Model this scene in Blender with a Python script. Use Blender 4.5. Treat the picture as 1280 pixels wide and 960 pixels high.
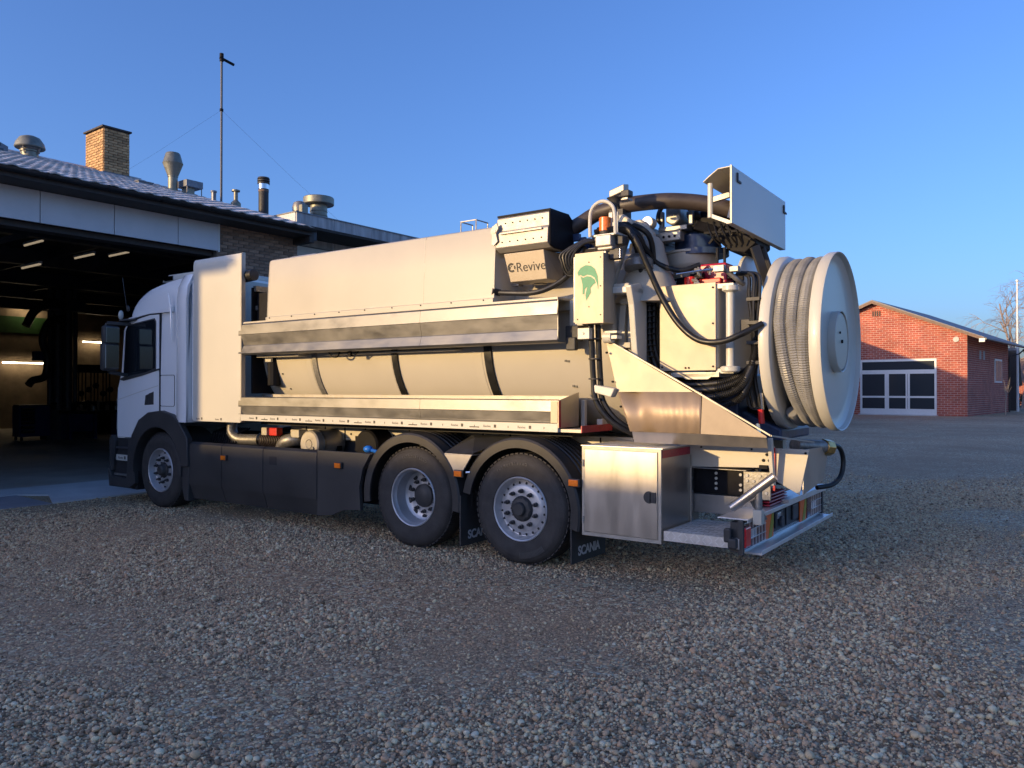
import bpy, bmesh, math, random
from mathutils import Vector, Matrix
R = math.radians
for o in list(bpy.data.objects): bpy.data.objects.remove(o)
S = bpy.context.scene
COL = S.collection
random.seed(5)

# ---------------------------------------------------------------- camera
cam_d = bpy.data.cameras.new('camera'); cam = bpy.data.objects.new('camera', cam_d); COL.objects.link(cam)
cam_d.sensor_fit = 'HORIZONTAL'; cam_d.sensor_width = 36; cam_d.lens = 970/1280*36
cam_d.clip_start = 0.05; cam_d.clip_end = 2000
cam.location = (0, 0, 1.65)
cam.rotation_euler = (R(90) + math.atan(7/970), 0, R(37 - 90))
S.camera = cam

# ---------------------------------------------------------------- light
SUN_AZ, SUN_EL = R(22), R(8.6)          # azimuth measured from -X towards +Y
sdir = Vector((-math.cos(SUN_AZ)*math.cos(SUN_EL), math.sin(SUN_AZ)*math.cos(SUN_EL), math.sin(SUN_EL)))
sl = bpy.data.lights.new('sun', 'SUN'); sl.energy = 2.0; sl.angle = R(0.75); sl.color = (1.0, 0.68, 0.31)
sun = bpy.data.objects.new('sun', sl); COL.objects.link(sun); sun.rotation_euler = sdir.to_track_quat('Z', 'Y').to_euler()
W = bpy.data.worlds.new('World'); S.world = W; W.use_nodes = True
nt = W.node_tree; nt.nodes.clear()
sky = nt.nodes.new('ShaderNodeTexSky'); sky.sky_type = 'NISHITA'; sky.sun_disc = False
sky.sun_elevation = SUN_EL; sky.sun_rotation = math.atan2(sdir.x, sdir.y)
sky.altitude = 50; sky.air_density = 1.0; sky.dust_density = 2.4; sky.ozone_density = 4.7
bg = nt.nodes.new('ShaderNodeBackground'); bg.inputs[1].default_value = 0.15
wo = nt.nodes.new('ShaderNodeOutputWorld'); 
tint = nt.nodes.new('ShaderNodeVectorMath'); tint.operation = 'MULTIPLY'; tint.inputs[1].default_value = (0.86, 0.79, 0.95)
nt.links.new(sky.outputs[0], tint.inputs[0]); nt.links.new(tint.outputs[0], bg.inputs[0]); nt.links.new(bg.outputs[0], wo.inputs[0])
S.view_settings.view_transform = 'Standard'; S.view_settings.look = 'None'
S.view_settings.exposure = 1.34; S.view_settings.gamma = 1.0
S.render.resolution_x = 1024; S.render.resolution_y = 768

# ---------------------------------------------------------------- materials
def mat(name, col, rough=0.5, metal=0.0, var=0.0, vscale=6.0, bump=0.0, bscale=60.0, coat=0.0, streak=None,
        rvar=0.0, objrand=0.0, col2=None, emit=None, spec=None, trans=0.0, stretch=None):
    m = bpy.data.materials.new(name); m.use_nodes = True
    n = m.node_tree.nodes; l = m.node_tree.links; b = n['Principled BSDF']
    b.inputs['Roughness'].default_value = rough; b.inputs['Metallic'].default_value = metal
    b.inputs['Base Color'].default_value = (*col, 1)
    if coat: b.inputs['Coat Weight'].default_value = coat; b.inputs['Coat Roughness'].default_value = 0.08
    if spec is not None: b.inputs['Specular IOR Level'].default_value = spec
    if trans: b.inputs['Transmission Weight'].default_value = trans
    if emit: b.inputs['Emission Color'].default_value = (*emit[0], 1); b.inputs['Emission Strength'].default_value = emit[1]
    tc = n.new('ShaderNodeTexCoord'); mp = n.new('ShaderNodeMapping'); l.new(tc.outputs['Object'], mp.inputs[0])
    if stretch: mp.inputs['Scale'].default_value = stretch
    if var or rvar:
        t = n.new('ShaderNodeTexNoise'); t.inputs['Scale'].default_value = vscale; t.inputs['Detail'].default_value = 7
        t.inputs['Roughness'].default_value = 0.62; l.new(mp.outputs[0], t.inputs['Vector'])
        rp = n.new('ShaderNodeValToRGB'); rp.color_ramp.elements[0].position = 0.32; rp.color_ramp.elements[1].position = 0.68
        c2 = col2 or tuple(c*(1 - var) for c in col)
        rp.color_ramp.elements[0].color = (*c2, 1); rp.color_ramp.elements[1].color = (*(min(1, c*(1 + var*0.35)) for c in col), 1) if not col2 else (*col, 1)
        l.new(t.outputs['Fac'], rp.inputs[0])
        if var: l.new(rp.outputs[0], b.inputs['Base Color'])
        if rvar:
            mr = n.new('ShaderNodeMapRange'); mr.inputs['From Min'].default_value = 0.3; mr.inputs['From Max'].default_value = 0.7
            mr.inputs['To Min'].default_value = rough - rvar; mr.inputs['To Max'].default_value = rough + rvar
            l.new(t.outputs['Fac'], mr.inputs[0]); l.new(mr.outputs[0], b.inputs['Roughness'])
    if objrand:
        oi = n.new('ShaderNodeObjectInfo'); hs = n.new('ShaderNodeHueSaturation')
        mr = n.new('ShaderNodeMapRange'); mr.inputs['To Min'].default_value = 1 - objrand; mr.inputs['To Max'].default_value = 1 + objrand
        l.new(oi.outputs['Random'], mr.inputs[0]); l.new(mr.outputs[0], hs.inputs['Value'])
        if b.inputs['Base Color'].links: l.new(b.inputs['Base Color'].links[0].from_socket, hs.inputs['Color'])
        else: hs.inputs['Color'].default_value = (*col, 1)
        l.new(hs.outputs[0], b.inputs['Base Color'])
    if bump:
        t2 = n.new('ShaderNodeTexNoise'); t2.inputs['Scale'].default_value = bscale; t2.inputs['Detail'].default_value = 5
        l.new(mp.outputs[0], t2.inputs['Vector'])
        bp = n.new('ShaderNodeBump'); bp.inputs['Strength'].default_value = bump; bp.inputs['Distance'].default_value = 0.02
        l.new(t2.outputs['Fac'], bp.inputs['Height']); l.new(bp.outputs[0], b.inputs['Normal'])
    return m

M = {}
M['white'] = mat('white_paint', (0.57, 0.55, 0.48), 0.38, var=0.03, vscale=1.5, coat=0.15, rvar=0.04, bump=0.04, bscale=1.1)
M['cream'] = mat('tank_paint', (0.50, 0.46, 0.375), 0.42, var=0.05, vscale=1.2, rvar=0.06, bump=0.05, bscale=1.0)
M['cab'] = mat('cab_paint', (0.86, 0.86, 0.85), 0.22, coat=0.7, var=0.03, vscale=2, bump=0.015, bscale=3)
M['alu'] = mat('dull_aluminium', (0.25, 0.245, 0.235), 0.46, metal=0.85, var=0.22, vscale=3.5, rvar=0.10, bump=0.05, bscale=7, stretch=(1, .7, 1.6))
M['alu_top'] = mat('aluminium_edge', (0.42, 0.39, 0.34), 0.5, metal=0.45, var=0.15, vscale=8, rvar=0.1)
M['steel'] = mat('brushed_stainless', (0.50, 0.46, 0.41), 0.36, metal=0.9, var=0.10, vscale=3, rvar=0.07, bump=0.04, bscale=4, stretch=(3, 3, 0.7))
M['steel2'] = mat('stainless_guard', (0.43, 0.37, 0.28), 0.55, metal=0.4, var=0.18, vscale=3, rvar=0.08, bump=0.08, bscale=2.5)
M['guard_warm_refl'] = mat('stainless_warm_reflection', (0.37, 0.28, 0.20), 0.5, metal=0.35, var=0.12, vscale=4, rvar=0.06, bump=0.05, bscale=2)  # same stainless guard, brown of its reflections put into the colour
M['guard_dull_refl'] = mat('brushed_guard_dull_reflection', (0.22, 0.185, 0.15), 0.55, metal=0.5, var=0.15, vscale=4)  # darker copy of that stainless, its duller reflection painted into the colour
M['bright'] = mat('bright_aluminium', (0.80, 0.79, 0.77), 0.38, metal=0.6, var=0.12, vscale=9, rvar=0.08)
M['chrome'] = mat('polished_fittings', (0.75, 0.74, 0.72), 0.15, metal=1.0)
M['chequer'] = mat('chequer_plate', (0.72, 0.70, 0.67), 0.4, metal=0.7, var=0.2, vscale=9)
M['black'] = mat('black_plastic', (0.050, 0.048, 0.046), 0.58, var=0.5, vscale=2.2, col2=(0.026, 0.026, 0.028), rvar=0.1, bump=0.03, bscale=120)
M['fender'] = mat('fender_plastic', (0.035, 0.033, 0.032), 0.5, var=0.35, vscale=4, rvar=0.1)
M['rubber'] = mat('rubber_hose', (0.012, 0.012, 0.012), 0.42, var=0.4, vscale=12, rvar=0.12)
M['hosebrown'] = mat('suction_hose_rubber', (0.055, 0.042, 0.036), 0.5, var=0.35, vscale=6, rvar=0.1)
M['tyre'] = mat('tyre_rubber', (0.045, 0.041, 0.038), 0.75, var=0.4, vscale=7, bump=0.15, bscale=90)
M['rim'] = mat('rim_aluminium', (0.50, 0.50, 0.51), 0.42, metal=0.5, var=0.12, vscale=10, rvar=0.08)
M['darksteel'] = mat('dark_machinery', (0.010, 0.010, 0.013), 0.6, var=0.5, vscale=9, spec=0.15)
M['chassis'] = mat('chassis_grey', (0.045, 0.047, 0.055), 0.5, var=0.3, vscale=8)
M['greymetal'] = mat('cast_metal', (0.30, 0.29, 0.27), 0.45, metal=0.6, var=0.35, vscale=25, bump=0.1, bscale=60)
M['hosegrey'] = mat('ribbed_grey_hose', (0.235, 0.235, 0.23), 0.42, var=0.3, vscale=5, rvar=0.1)
M['amber'] = mat('amber_lens', (0.85, 0.20, 0.01), 0.25, coat=0.5, var=0.2, vscale=60)
M['red'] = mat('red_lens', (0.90, 0.02, 0.03), 0.2, coat=0.6, var=0.3, vscale=70)
M['darklens'] = mat('unlit_dark_red_lens', (0.10, 0.008, 0.012), 0.15, coat=0.5)
M['redtape'] = mat('red_reflective_tape', (0.42, 0.012, 0.035), 0.35, var=0.3, vscale=40)
M['orange_tape'] = mat('orange_hatch', (1.0, 0.16, 0.02), 0.4)
M['yellow_tape'] = mat('yellow_hatch', (0.35, 0.30, 0.02), 0.4)
M['valve_red'] = mat('red_valve_paint', (0.62, 0.02, 0.015), 0.4, var=0.2, vscale=20)
M['brass'] = mat('brass_fitting', (0.75, 0.48, 0.18), 0.3, metal=1.0, var=0.3, vscale=30)
M['blue'] = mat('blue_cap', (0.02, 0.18, 0.62), 0.35)
M['bluemetal'] = mat('blue_casting', (0.03, 0.06, 0.14), 0.4, var=0.4, vscale=12)
M['green'] = mat('green_print', (0.02, 0.26, 0.12), 0.5, var=0.15, vscale=30)
M['ink'] = mat('dark_print', (0.03, 0.028, 0.026), 0.5)
M['greyink'] = mat('grey_print', (0.55, 0.55, 0.56), 0.6)
M['tyreink'] = mat('raised_rubber_lettering', (0.085, 0.08, 0.075), 0.6)
M['glass'] = mat('dark_window_glass', (0.012, 0.016, 0.02), 0.04, spec=0.8)
M['mirror'] = mat('mirror_glass', (0.42, 0.47, 0.52), 0.06, metal=1.0)
M['mast'] = mat('mast_grey', (0.10, 0.11, 0.12), 0.6)
M['shadowgap'] = mat('dark_gap_shade', (0.02, 0.02, 0.022), 0.7)  # near-black colour in place of the shade inside seams, holes and recesses
M['lamp_glass'] = mat('clear_lamp_glass', (0.75, 0.75, 0.78), 0.08, metal=0.6, var=0.15, vscale=80)
# place
M['panelwhite'] = mat('painted_fascia_board', (0.68, 0.68, 0.70), 0.5, var=0.10, vscale=1.5, rvar=0.08)
M['gutter'] = mat('black_gutter', (0.025, 0.024, 0.025), 0.4, var=0.3, vscale=5)
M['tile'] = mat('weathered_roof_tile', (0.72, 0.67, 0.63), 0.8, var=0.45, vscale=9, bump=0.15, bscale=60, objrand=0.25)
M['ybrick'] = mat('yellow_brick', (0.52, 0.32, 0.15), 0.85, var=0.35, vscale=7, bump=0.3, bscale=50, objrand=0.32)
M['gbrick'] = mat('garage_brick', (0.34, 0.22, 0.15), 0.85, var=0.35, vscale=7, bump=0.3, bscale=50, objrand=0.30)
M['mortar'] = mat('mortar', (0.24, 0.21, 0.18), 0.95, var=0.2, vscale=20, bump=0.3, bscale=90)
M['lead'] = mat('lead_flashing', (0.22, 0.23, 0.25), 0.5, metal=0.5, var=0.25, vscale=8)
M['vent'] = mat('galvanised_vent', (0.27, 0.27, 0.22), 0.5, metal=0.6, var=0.3, vscale=7, rvar=0.1)
M['parapet'] = mat('streaked_grey_cladding', (0.50, 0.50, 0.49), 0.7, var=0.45, vscale=2.2, stretch=(3, 3, 0.35))
M['darkwood'] = mat('dark_trim', (0.05, 0.04, 0.035), 0.7, var=0.3, vscale=8)
M['conc'] = mat('apron_concrete', (0.60, 0.58, 0.55), 0.8, var=0.22, vscale=1.3, bump=0.1, bscale=70)
M['conc2'] = mat('newer_concrete_slab', (0.30, 0.29, 0.30), 0.7, var=0.2, vscale=1.5, bump=0.1, bscale=70)
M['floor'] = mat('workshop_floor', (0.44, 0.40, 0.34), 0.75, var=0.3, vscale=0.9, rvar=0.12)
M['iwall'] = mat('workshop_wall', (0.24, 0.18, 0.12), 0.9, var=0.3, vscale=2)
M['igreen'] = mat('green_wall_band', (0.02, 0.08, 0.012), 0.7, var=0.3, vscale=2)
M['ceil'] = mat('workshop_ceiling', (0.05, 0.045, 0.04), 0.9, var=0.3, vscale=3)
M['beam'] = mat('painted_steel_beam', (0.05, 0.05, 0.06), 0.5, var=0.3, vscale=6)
M['tubelit'] = mat('lit_tube', (1, 1, 1), 0.5, emit=((1.0, 0.80, 0.52), 9))
M['tubedim'] = mat('dim_lit_tube', (1, 1, 1), 0.5, emit=((1.0, 0.78, 0.5), 0.12))
M['benchblue'] = mat('bench_blue', (0.01, 0.02, 0.10), 0.5, var=0.3, vscale=8)
M['winframe'] = mat('white_window_frame', (0.72, 0.72, 0.70), 0.45, var=0.06, vscale=6)
M['roofgrey'] = mat('grey_roof_sheet', (0.20, 0.20, 0.21), 0.6, var=0.25, vscale=3)
M['fascia_brown'] = mat('brown_fascia', (0.20, 0.13, 0.09), 0.7, var=0.2, vscale=5)
M['bark'] = mat('bark', (0.30, 0.26, 0.23), 0.9, var=0.4, vscale=8)
M['birch'] = mat('thin_birch_twigs', (0.30, 0.24, 0.21), 0.9, var=0.3, vscale=8)
M['pole'] = mat('white_pole', (0.72, 0.72, 0.70), 0.4)
M['hedge'] = mat('hedge_leaves', (0.05, 0.055, 0.03), 0.9, var=0.4, vscale=2)
M['glasswin'] = mat('window_glass', (0.035, 0.042, 0.05), 0.05, spec=0.7)
M['bluewin'] = mat('bluish_window', (0.10, 0.15, 0.20), 0.06, spec=0.8)

def brickmat(name, c1, c2, mortar, wall_rot):
    m = bpy.data.materials.new(name); m.use_nodes = True
    n = m.node_tree.nodes; l = m.node_tree.links; b = n['Principled BSDF']; b.inputs['Roughness'].default_value = 0.9
    tc = n.new('ShaderNodeTexCoord'); sp = n.new('ShaderNodeSeparateXYZ'); cb = n.new('ShaderNodeCombineXYZ')
    l.new(tc.outputs['Object'], sp.inputs[0]); ad = n.new('ShaderNodeMath'); ad.operation = 'ADD'
    l.new(sp.outputs['X'], ad.inputs[0]); l.new(sp.outputs['Y'], ad.inputs[1])
    l.new(ad.outputs[0], cb.inputs['X']); l.new(sp.outputs['Z'], cb.inputs['Y'])
    br = n.new('ShaderNodeTexBrick'); l.new(cb.outputs[0], br.inputs['Vector'])
    br.inputs['Color1'].default_value = (*c1, 1); br.inputs['Color2'].default_value = (*c2, 1); br.inputs['Mortar'].default_value = (*mortar, 1)
    br.inputs['Scale'].default_value = 1; br.inputs['Brick Width'].default_value = 0.36; br.inputs['Row Height'].default_value = 0.135
    br.inputs['Mortar Size'].default_value = 0.011; br.inputs['Bias'].default_value = 0.1
    ns = n.new('ShaderNodeTexNoise'); ns.inputs['Scale'].default_value = 1.2; ns.inputs['Detail'].default_value = 6
    l.new(tc.outputs['Object'], ns.inputs['Vector'])
    mx = n.new('ShaderNodeMixRGB'); mx.blend_type = 'MULTIPLY'; mx.inputs[0].default_value = 0.5
    l.new(br.outputs['Color'], mx.inputs[1]); rp = n.new('ShaderNodeValToRGB'); rp.color_ramp.elements[0].color = (0.45, 0.42, 0.42, 1)
    rp.color_ramp.elements[0].position = 0.3; rp.color_ramp.elements[1].position = 0.62; l.new(ns.outputs['Fac'], rp.inputs[0]); l.new(rp.outputs[0], mx.inputs[2])
    l.new(mx.outputs[0], b.inputs['Base Color'])
    bp = n.new('ShaderNodeBump'); bp.inputs['Strength'].default_value = 0.6; bp.inputs['Distance'].default_value = 0.02; bp.invert = True
    l.new(br.outputs['Fac'], bp.inputs['Height']); l.new(bp.outputs[0], b.inputs['Normal'])
    return m
M['rbrick'] = brickmat('red_brickwork', (0.50, 0.125, 0.075), (0.36, 0.085, 0.06), (0.62, 0.48, 0.40), 0)
M['wbrick'] = brickmat('buff_brickwork', (0.34, 0.21, 0.11), (0.25, 0.15, 0.08), (0.36, 0.32, 0.26), 0)

def gravelmat():
    m = bpy.data.materials.new('packed_gravel'); m.use_nodes = True
    n = m.node_tree.nodes; l = m.node_tree.links; b = n['Principled BSDF']; b.inputs['Roughness'].default_value = 0.85
    tc = n.new('ShaderNodeTexCoord')
    v = n.new('ShaderNodeTexVoronoi'); v.inputs['Scale'].default_value = 34; v.inputs['Randomness'].default_value = 1.0; l.new(tc.outputs['Object'], v.inputs['Vector'])
    v2 = n.new('ShaderNodeTexVoronoi'); v2.inputs['Scale'].default_value = 13; l.new(tc.outputs['Object'], v2.inputs['Vector'])
    bw = n.new('ShaderNodeSeparateColor'); l.new(v.outputs['Color'], bw.inputs[0])
    rp = n.new('ShaderNodeValToRGB'); e = rp.color_ramp.elements
    e[0].position = 0.0; e[0].color = (0.217, 0.147, 0.087, 1); e[1].position = 1.0; e[1].color = (0.700, 0.635, 0.470, 1)
    for p, c in ((0.35, (0.506, 0.345, 0.200, 1)), (0.6, (0.668, 0.440, 0.253, 1)), (0.8, (0.700, 0.605, 0.362, 1)), (0.93, (0.700, 0.622, 0.423, 1))):
        q = e.new(p); q.color = c
    l.new(bw.outputs[0], rp.inputs[0])
    # sandy fines in patches and wheel tracks
    ns = n.new('ShaderNodeTexNoise'); ns.inputs['Scale'].default_value = 0.5; ns.inputs['Detail'].default_value = 8; ns.inputs['Roughness'].default_value = 0.65
    l.new(tc.outputs['Object'], ns.inputs['Vector'])
    r2 = n.new('ShaderNodeValToRGB'); r2.color_ramp.elements[0].position = 0.44; r2.color_ramp.elements[1].position = 0.66
    l.new(ns.outputs['Fac'], r2.inputs[0])
    fn = n.new('ShaderNodeTexNoise'); fn.inputs['Scale'].default_value = 90; fn.inputs['Detail'].default_value = 4; l.new(tc.outputs['Object'], fn.inputs['Vector'])
    fr = n.new('ShaderNodeValToRGB'); fr.color_ramp.elements[0].position = 0.3; fr.color_ramp.elements[1].position = 0.75
    fr.color_ramp.elements[0].color = (0.312, 0.204, 0.116, 1); fr.color_ramp.elements[1].color = (0.679, 0.472, 0.270, 1); l.new(fn.outputs['Fac'], fr.inputs[0])
    mx = n.new('ShaderNodeMixRGB'); l.new(r2.outputs[0], mx.inputs[0]); l.new(rp.outputs[0], mx.inputs[1]); l.new(fr.outputs[0], mx.inputs[2])
    # broad patchiness
    nb = n.new('ShaderNodeTexNoise'); nb.inputs['Scale'].default_value = 0.12; nb.inputs['Detail'].default_value = 5; l.new(tc.outputs['Object'], nb.inputs['Vector'])
    mr = n.new('ShaderNodeMapRange'); mr.inputs['From Min'].default_value = 0.3; mr.inputs['From Max'].default_value = 0.7; mr.inputs['To Min'].default_value = 0.75; mr.inputs['To Max'].default_value = 1.2
    l.new(nb.outputs['Fac'], mr.inputs[0]); vm = n.new('ShaderNodeVectorMath'); vm.operation = 'SCALE'; l.new(mx.outputs[0], vm.inputs[0]); l.new(mr.outputs[0], vm.inputs['Scale'])
    ve = n.new('ShaderNodeTexVoronoi'); ve.feature = 'DISTANCE_TO_EDGE'; ve.inputs['Scale'].default_value = 34; l.new(tc.outputs['Object'], ve.inputs['Vector'])
    me_ = n.new('ShaderNodeMapRange'); me_.inputs['From Max'].default_value = 0.16; me_.inputs['To Min'].default_value = 0.42; l.new(ve.outputs['Distance'], me_.inputs[0])
    vj = n.new('ShaderNodeVectorMath'); vj.operation = 'SCALE'; l.new(vm.outputs[0], vj.inputs[0]); l.new(me_.outputs[0], vj.inputs['Scale'])
    l.new(vj.outputs[0], b.inputs['Base Color'])
    a1 = n.new('ShaderNodeMath'); a1.operation = 'MULTIPLY_ADD'; a1.inputs[1].default_value = -1.0; l.new(v.outputs['Distance'], a1.inputs[0])
    l.new(v2.outputs['Distance'], a1.inputs[2])
    bp = n.new('ShaderNodeBump'); bp.inputs['Strength'].default_value = 0.9; bp.inputs['Distance'].default_value = 0.015
    l.new(a1.outputs[0], bp.inputs['Height']); l.new(bp.outputs[0], b.inputs['Normal'])
    return m
M['gravel'] = gravelmat()

def stonemat():
    m = bpy.data.materials.new('loose_pebble'); m.use_nodes = True
    n = m.node_tree.nodes; l = m.node_tree.links; b = n['Principled BSDF']; b.inputs['Roughness'].default_value = 0.7
    at = n.new('ShaderNodeObjectInfo'); rp = n.new('ShaderNodeValToRGB'); e = rp.color_ramp.elements
    e[0].position = 0.0; e[0].color = (0.142, 0.096, 0.054, 1); e[1].position = 1.0; e[1].color = (0.700, 0.606, 0.426, 1)
    for p, c in ((0.18, (0.308, 0.208, 0.121, 1)), (0.36, (0.552, 0.370, 0.216, 1)), (0.44, (0.599, 0.347, 0.193, 1)), (0.52, (0.527, 0.336, 0.186, 1)),
                 (0.66, (0.689, 0.538, 0.310, 1)), (0.78, (0.580, 0.413, 0.248, 1)), (0.88, (0.700, 0.582, 0.339, 1)), (0.96, (0.700, 0.596, 0.388, 1))):
        q = e.new(p); q.color = c
    l.new(at.outputs['Random'], rp.inputs[0])
    ns = n.new('ShaderNodeTexNoise'); ns.inputs['Scale'].default_value = 3.5; ns.inputs['Detail'].default_value = 5
    tc = n.new('ShaderNodeTexCoord'); l.new(tc.outputs['Object'], ns.inputs['Vector'])
    mr = n.new('ShaderNodeMapRange'); mr.inputs['To Min'].default_value = 0.7; mr.inputs['To Max'].default_value = 1.3; l.new(ns.outputs['Fac'], mr.inputs[0])
    vm = n.new('ShaderNodeVectorMath'); vm.operation = 'SCALE'; l.new(rp.outputs[0], vm.inputs[0]); l.new(mr.outputs[0], vm.inputs['Scale'])
    l.new(vm.outputs[0], b.inputs['Base Color'])
    return m
M['stone'] = stonemat()

# ---------------------------------------------------------------- mesh helpers
def catmull(pts, n=8):
    P = [Vector(p) for p in pts]; out = []
    if len(P) < 3: return P
    Q = [2*P[0] - P[1]] + P + [2*P[-1] - P[-2]]
    for i in range(1, len(Q) - 2):
        a, b, c, d = Q[i-1:i+3]
        for k in range(n):
            t = k/n
            out.append(0.5*((2*b) + (c - a)*t + (2*a - 5*b + 4*c - d)*t*t + (3*b - a - 3*c + d)*t**3))
    out.append(P[-1]); return out

class G:
    def __init__(s): s.v = []; s.f = []
    def add(s, v, f):
        o = len(s.v); s.v += [tuple(p) for p in v]; s.f += [tuple(i + o for i in q) for q in f]; return s
    def box(s, x0, y0, z0, x1, y1, z1):
        return s.add([(x0,y0,z0),(x1,y0,z0),(x1,y1,z0),(x0,y1,z0),(x0,y0,z1),(x1,y0,z1),(x1,y1,z1),(x0,y1,z1)],
                     [(0,3,2,1),(4,5,6,7),(0,1,5,4),(1,2,6,5),(2,3,7,6),(3,0,4,7)])
    def prism(s, pts, ax, lo, hi):
        n = len(pts)
        def p3(p, h):
            return {'x': (h, p[0], p[1]), 'y': (p[0], h, p[1]), 'z': (p[0], p[1], h)}[ax]
        v = [p3(p, lo) for p in pts] + [p3(p, hi) for p in pts]
        return s.add(v, [tuple(range(n-1, -1, -1)), tuple(range(n, 2*n))] + [(i, (i+1) % n, (i+1) % n + n, i + n) for i in range(n)])
    def tube(s, pts, r, n=10, smooth=0, cap=True):
        P = catmull(pts, smooth) if smooth else [Vector(p) for p in pts]
        m = len(P); rr = r if isinstance(r, (list, tuple)) else [r]*m
        if callable(r): rr = [r(i/(m-1)) for i in range(m)]
        t0 = (P[1] - P[0]).normalized(); u = t0.orthogonal().normalized(); v = []; f = []
        for i in range(m):
            t = (P[min(i+1, m-1)] - P[max(i-1, 0)]).normalized()
            u = (u - t*u.dot(t)).normalized(); w = t.cross(u)
            for k in range(n):
                a = 2*math.pi*k/n; v.append(P[i] + (u*math.cos(a) + w*math.sin(a))*rr[i])
        for i in range(m-1):
            for k in range(n): f.append((i*n+k, i*n+(k+1) % n, (i+1)*n+(k+1) % n, (i+1)*n+k))
        if cap: f.append(tuple(range(n-1, -1, -1))); f.append(tuple((m-1)*n + k for k in range(n)))
        return s.add(v, f)
    def lathe(s, prof, org, axis, n=24, a0=0.0, a1=None, ref=None):
        A = Vector(axis).normalized(); u = Vector(ref).normalized() if ref else A.orthogonal().normalized(); w = A.cross(u); O = Vector(org)
        full = a1 is None; cnt = n if full else n + 1; a1 = a0 + 2*math.pi if full else a1
        v = []; f = []
        for k in range(cnt):
            a = a0 + (a1 - a0)*k/n; d = u*math.cos(a) + w*math.sin(a)
            for r, h in prof: v.append(O + d*r + A*h)
        m = len(prof)
        for k in range(n if full else cnt - 1):
            k2 = (k+1) % cnt
            for i in range(m-1):
                if prof[i][0] == 0 and prof[i+1][0] == 0: continue
                f.append((k*m+i, k2*m+i, k2*m+i+1, k*m+i+1))
        return s.add(v, f)
    def cyl(s, p0, p1, r, n=16, r1=None):
        p0, p1 = Vector(p0), Vector(p1); h = (p1 - p0).length
        return s.lathe([(0.0001, 0), (r, 0), (r if r1 is None else r1, h), (0.0001, h)], p0, p1 - p0, n)
    def sheet(s, pts, ax, lo, hi, th=0.004):
        P = [Vector((p[0], p[1])) for p in pts]; off = []
        for i in range(len(P)):
            a = P[max(i-1, 0)]; b = P[min(i+1, len(P)-1)]; t = (b - a).normalized(); off.append(P[i] + Vector((-t.y, t.x))*th)
        return s.prism([tuple(p) for p in P] + [tuple(p) for p in reversed(off)], ax, lo, hi)
    def obox(s, c, ux, uy, uz):
        c, ux, uy, uz = map(Vector, (c, ux, uy, uz)); v = []
        for k in (-1, 1):
            for i, j in ((-1,-1),(1,-1),(1,1),(-1,1)): v.append(c + ux*i + uy*j + uz*k)
        return s.add(v, [(0,3,2,1),(4,5,6,7),(0,1,5,4),(1,2,6,5),(2,3,7,6),(3,0,4,7)])
    def bar(s, p0, p1, w, h, up=(0, 0, 1)):
        p0, p1 = Vector(p0), Vector(p1); t = (p1 - p0); L = t.length/2; t.normalize(); sd = t.cross(Vector(up)).normalized(); u = sd.cross(t)
        return s.obox((p0 + p1)/2, t*L, sd*w/2, u*h/2)
    def sph(s, c, r, n=12, sz=(1, 1, 1)):
        prof = [(max(0.0001, math.sin(math.pi*i/n)*r), -math.cos(math.pi*i/n)*r) for i in range(n+1)]
        o = len(s.v); s.lathe(prof, (0, 0, 0), (0, 0, 1), n*2)
        for i in range(o, len(s.v)):
            q = s.v[i]; s.v[i] = (c[0] + q[0]*sz[0], c[1] + q[1]*sz[1], c[2] + q[2]*sz[2])
        return s
    def mesh(s, name, m, sm=35, weld=True):
        me = bpy.data.meshes.new(name); me.from_pydata(s.v, [], s.f)
        bm = bmesh.new(); bm.from_mesh(me)
        if weld: bmesh.ops.remove_doubles(bm, verts=bm.verts, dist=0.0002)
        bmesh.ops.recalc_face_normals(bm, faces=bm.faces)
        bm.to_mesh(me); bm.free()
        me.materials.append(M[m] if isinstance(m, str) else m)
        if sm: me.shade_smooth(); me.set_sharp_from_angle(angle=R(sm))
        return me
    def build(s, name, m, parent=None, sm=35, bev=0, weld=True):
        o = bpy.data.objects.new(name, s.mesh(name, m, sm, weld)); COL.objects.link(o)
        if parent: o.parent = parent
        if bev:
            b = o.modifiers.new('bevel', 'BEVEL'); b.width = bev; b.segments = 2; b.limit_method = 'ANGLE'; b.angle_limit = R(40); b.harden_normals = False
        return o

def tag(o, label=None, cat=None, group=None, kind=None):
    if label: o['label'] = label
    if cat: o['category'] = cat
    if group: o['group'] = group
    if kind: o['kind'] = kind
    return o
def empty(name, loc=(0, 0, 0), rz=0.0, parent=None):
    o = bpy.data.objects.new(name, None); COL.objects.link(o); o.location = loc; o.rotation_euler = (0, 0, rz); o.empty_display_size = 0.2
    if parent: o.parent = parent
    return o
def kids(r): return [c for c in COL.objects if c.parent == r]
def copy_tree(o, parent=None):
    c = o.copy(); COL.objects.link(c); c.parent = parent
    for ch in [x for x in list(COL.objects) if x.parent == o]: copy_tree(ch, c)
    return c
def text(txt, size, m, parent, mtx, name='lettering', ext=0.0008, bold=0.0, shear=0.0, space=1.0, align='LEFT'):
    cu = bpy.data.curves.new('t', 'FONT'); cu.body = txt; cu.size = size; cu.extrude = ext; cu.offset = bold; cu.shear = shear; cu.space_character = space; cu.align_x = align
    t = bpy.data.objects.new('t', cu); COL.objects.link(t)
    dg = bpy.context.evaluated_depsgraph_get(); me = bpy.data.meshes.new_from_object(t.evaluated_get(dg))
    bpy.data.objects.remove(t); me.materials.clear(); me.materials.append(M[m])
    o = bpy.data.objects.new(name, me); COL.objects.link(o); o.parent = parent; o.matrix_local = mtx; return o
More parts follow.
